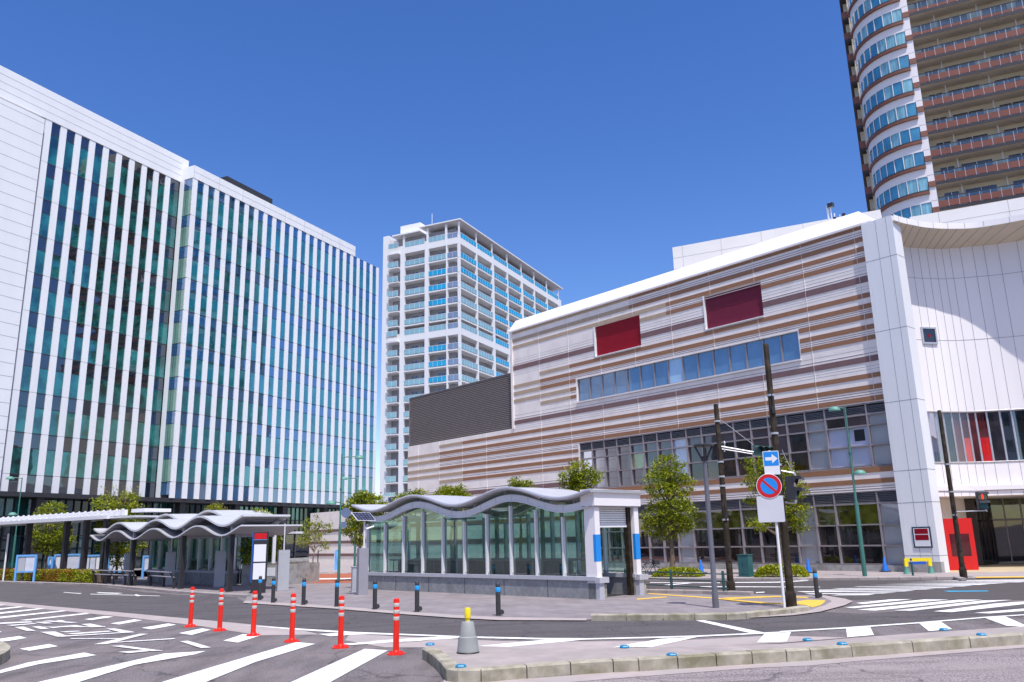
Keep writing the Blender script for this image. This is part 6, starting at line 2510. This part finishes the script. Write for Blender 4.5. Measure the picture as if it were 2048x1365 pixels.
tree(None, 0, [(815, 994, 14, 0), (838, 990, 12, 0), (802, 1002, 14, 0), (830, 1000, 14, 0), (800, 1025, 20, 0)], 'dark green tree right of the white van', 6, .1, 1700, .075, gb=far_g(815, 1100, 38))
tree(None, 0, [(725, 1000, 18, 0), (708, 1010, 16, 0), (745, 1008, 20, 0), (768, 1015, 12, 0), (712, 1040, 14, 0), (730, 1030, 22, .3), (702, 1060, 14, 0), (718, 1080, 12, 0), (750, 1025, 18, .3)], 'dense tree behind the solar panel, left of the white van', 7, .11, 3600, .075, gb=far_g(715, 1100, 35))
tree(None, 0, [(628, 1045, 14, 0), (612, 1058, 16, 0), (642, 1062, 16, 0), (625, 1075, 18, 0), (655, 1058, 10, 0), (608, 1085, 12, 0), (645, 1090, 12, 0)], 'young thin tree with a pale trunk in front of the office entrance', 8, .055, 800, .075, bark='bark_pale', gb=far_g(626, 1132, 44))
tree(None, 0, [(505, 1085, 16, 0), (490, 1105, 12, 0), (540, 1090, 16, 0), (552, 1110, 14, 0), (525, 1100, 20, .3), (500, 1122, 12, 0), (545, 1075, 14, 0), (530, 1045, 20, .3), (518, 1030, 12, .3)], 'leafy tree growing in the concrete planter', 9, .07, 2300, .07, gb=gnd(522, 1166, .02) + V((0, 0, .3)))
tree(None, 0, [(430, 1020, 15, 0), (442, 1028, 12, 0), (422, 1030, 12, 0)], 'olive treetop showing above the middle of the wavy shelter', 10, .09, 900, .08, gb=far_g(430, 1140, 52), mats=('twig', 'leaf_a', 'leaf_c'))
tree(None, 0, [(105, 1022, 18, 0), (88, 1030, 14, 0), (122, 1035, 14, 0), (100, 1060, 30, 0), (85, 1080, 20, 0), (120, 1080, 20, .2), (100, 1095, 16, 0), (70, 1098, 7, 0)], 'bright green tree between the posts of the far shelter', 11, .1, 3600, .085, gb=far_g(92, 1140, 49))
tree(None, 0, [(205, 1010, 20, 0), (250, 1008, 24, 0), (275, 1025, 18, 0), (230, 1030, 28, 0), (255, 1055, 28, 0), (215, 1060, 22, 0), (235, 1090, 28, 0), (265, 1090, 20, 0), (240, 1115, 18, 0), (200, 1090, 12, 0)], 'staked bushy tree with bare twigs on top behind the bus shelter', 12, .07, 3600, .085, stakes=True, gb=far_g(233, 1150, 43), twigs=26)

def shrub(px0, px1, pyb, pyt, label, seed, mats, n=1500, size=.05, group='low shrubs in front of the shop windows', name='shrub', depth=.5):
    r = random.Random(seed)
    A, B = gnd(px0, pyb, .02), gnd(px1, pyb, .02)
    C_ = (A + B) / 2
    h = height(C_, pyt, (px0 + px1) / 2)
    u = (B - A)
    L = u.length
    u.normalize()
    v = V((-u.y, u.x, 0))
    if v.dot(EYE - A) > 0: v = -v
    t = thing(name, C_, label, 'shrub', group)
    f = Fr(A, u, v)
    mb = MB()
    for _ in range(n):
        a, b = r.random(), r.random()
        prof = (max(0, 1 - (2 * a - 1) ** 4) * max(0, 1 - (2 * b - 1) ** 4)) ** .5
        z = h * prof * (r.random() ** .35) * .97
        leaf(mb, f.p(a * L, b * depth * 2, z), size, r, r.choices(range(len(mats)), weights=[5, 3, 3][:len(mats)])[0])
    mb.build('foliage', list(mats), t)
    mb = MB()
    mb.path([f.p(L * (.08 + .84 * i / 12), depth + r.uniform(-.1, .1), .03 + (h * .45 if i % 2 else 0)) for i in range(13)], .014, 5, 0)
    mb.build('stem', 'bark', t)
    return t
shrub(1303, 1397, 1155, 1137, 'low yellow green shrub under the full leafy tree', 21, ('leaf_a', 'leaf_yellow', 'leaf_c'), 2600, .055)
shrub(1508, 1612, 1155.5, 1131, 'low yellow green shrub right of the green cabinet', 22, ('leaf_a', 'leaf_yellow', 'leaf_c'), 3000, .055)

def hedge(pts_px, top_px, label, seed, depth=.9):
    r = random.Random(seed)
    P = [gnd(x, y, .02) for x, y in pts_px]
    t = thing('hedge', P[-1], label, 'hedge')
    mb, core, fl = MB(), MB(), MB()
    for A, B in zip(P[:-1], P[1:]):
        u = (B - A); L = u.length; u.normalize()
        v = V((-u.y, u.x, 0))
        if v.dot(EYE - A) > 0: v = -v
        f = Fr(A, u, v)
        h = .56
        core.box(f, 0, L, .08, depth - .08, .05, h - .1, 0)
        for _ in range(int(L * 900)):
            a = r.uniform(0, L)
            if r.random() < .6:
                b, z = r.gauss(.05, .035), r.uniform(.05, h)
            else:
                b, z = r.uniform(0, depth), h + r.gauss(-.02, .03)
            q = f.p(a, b, z)
            nz = noise.noise(q * .9)
            m = 2 if nz > .12 and r.random() < .75 else (1 if r.random() < .4 else 0)
            leaf(mb, q, .045, r, m)
            if r.random() < .09 and z > h * .8 and .1 < noise.noise(q * .5 + V((5, 0, 0))):
                leaf(fl, q + V((0, 0, .03)), .04, r, 0)
    core.build('branch', 'bark', t)
    mb.build('foliage', ['leaf_c', 'leaf_a', 'leaf_orange'], t)
    if fl.v:
        fl.build('flower', 'pink_petal', t)
hedge([(-120, 1158), (0, 1161.5), (90, 1164), (184, 1168.5)], None, 'long clipped hedge in green and orange with a few pink flowers', 31)

# ================================================================== blocks and trees added out of view, for the glass to reflect
def backdrop(x, y, w, d, h, floors, wall_m, label, face=0):
    O = V((x, y, 0))
    t = thing('building', O, label, 'building')
    f = Fr(O, azdir(face + 90), azdir(face))
    mb = MB()
    mb.box(f, -w / 2, w / 2, -d, 0, 0, h, 0)
    mb.box(f, -w / 2 - .2, w / 2 + .2, -d - .2, .2, h, h + .5, 0)
    mb.build('wall', wall_m, t)
    mb = MB()
    fh = h / floors
    for k in range(floors):
        n = int(w / 2.6)
        for j in range(n):
            a = -w / 2 + w * (j + .2) / n
            mb.box(f, a, a + w / n * .6, 0, .05, fh * k + fh * .3, fh * k + fh * .8, 0)
    o = mb.build('window', 'apt_window', t)
    o['kind'] = 'stuff'
backdrop(-64, -2, 62, 14, 19, 6, 'concrete', 'unseen grey concrete block added beyond the left edge for reflections', 80)
backdrop(2, -50, 30, 14, 24, 7, 'tower_brown', 'unseen brown block added behind the viewer for reflections')
backdrop(44, -46, 36, 16, 19, 6, 'block_white', 'unseen pale block added behind the viewer for reflections')
r = random.Random(77)
mb = MB()
bl = []
for k in range(16):
    bl.append((-47 + r.uniform(-2.5, 2.5), -30 + 3.6 * k + r.uniform(-1, 1), r.uniform(2.2, 3.6), r.uniform(1.8, 2.8)))
crown(mb, bl, 9000, .20, r)
o = mb.build('reflection_trees', ['leaf_a', 'leaf_b', 'leaf_c'], loc=(-47, 0, 0))
tag(o, 'unseen row of trees added beyond the left edge for reflections', 'trees', kind='stuff')
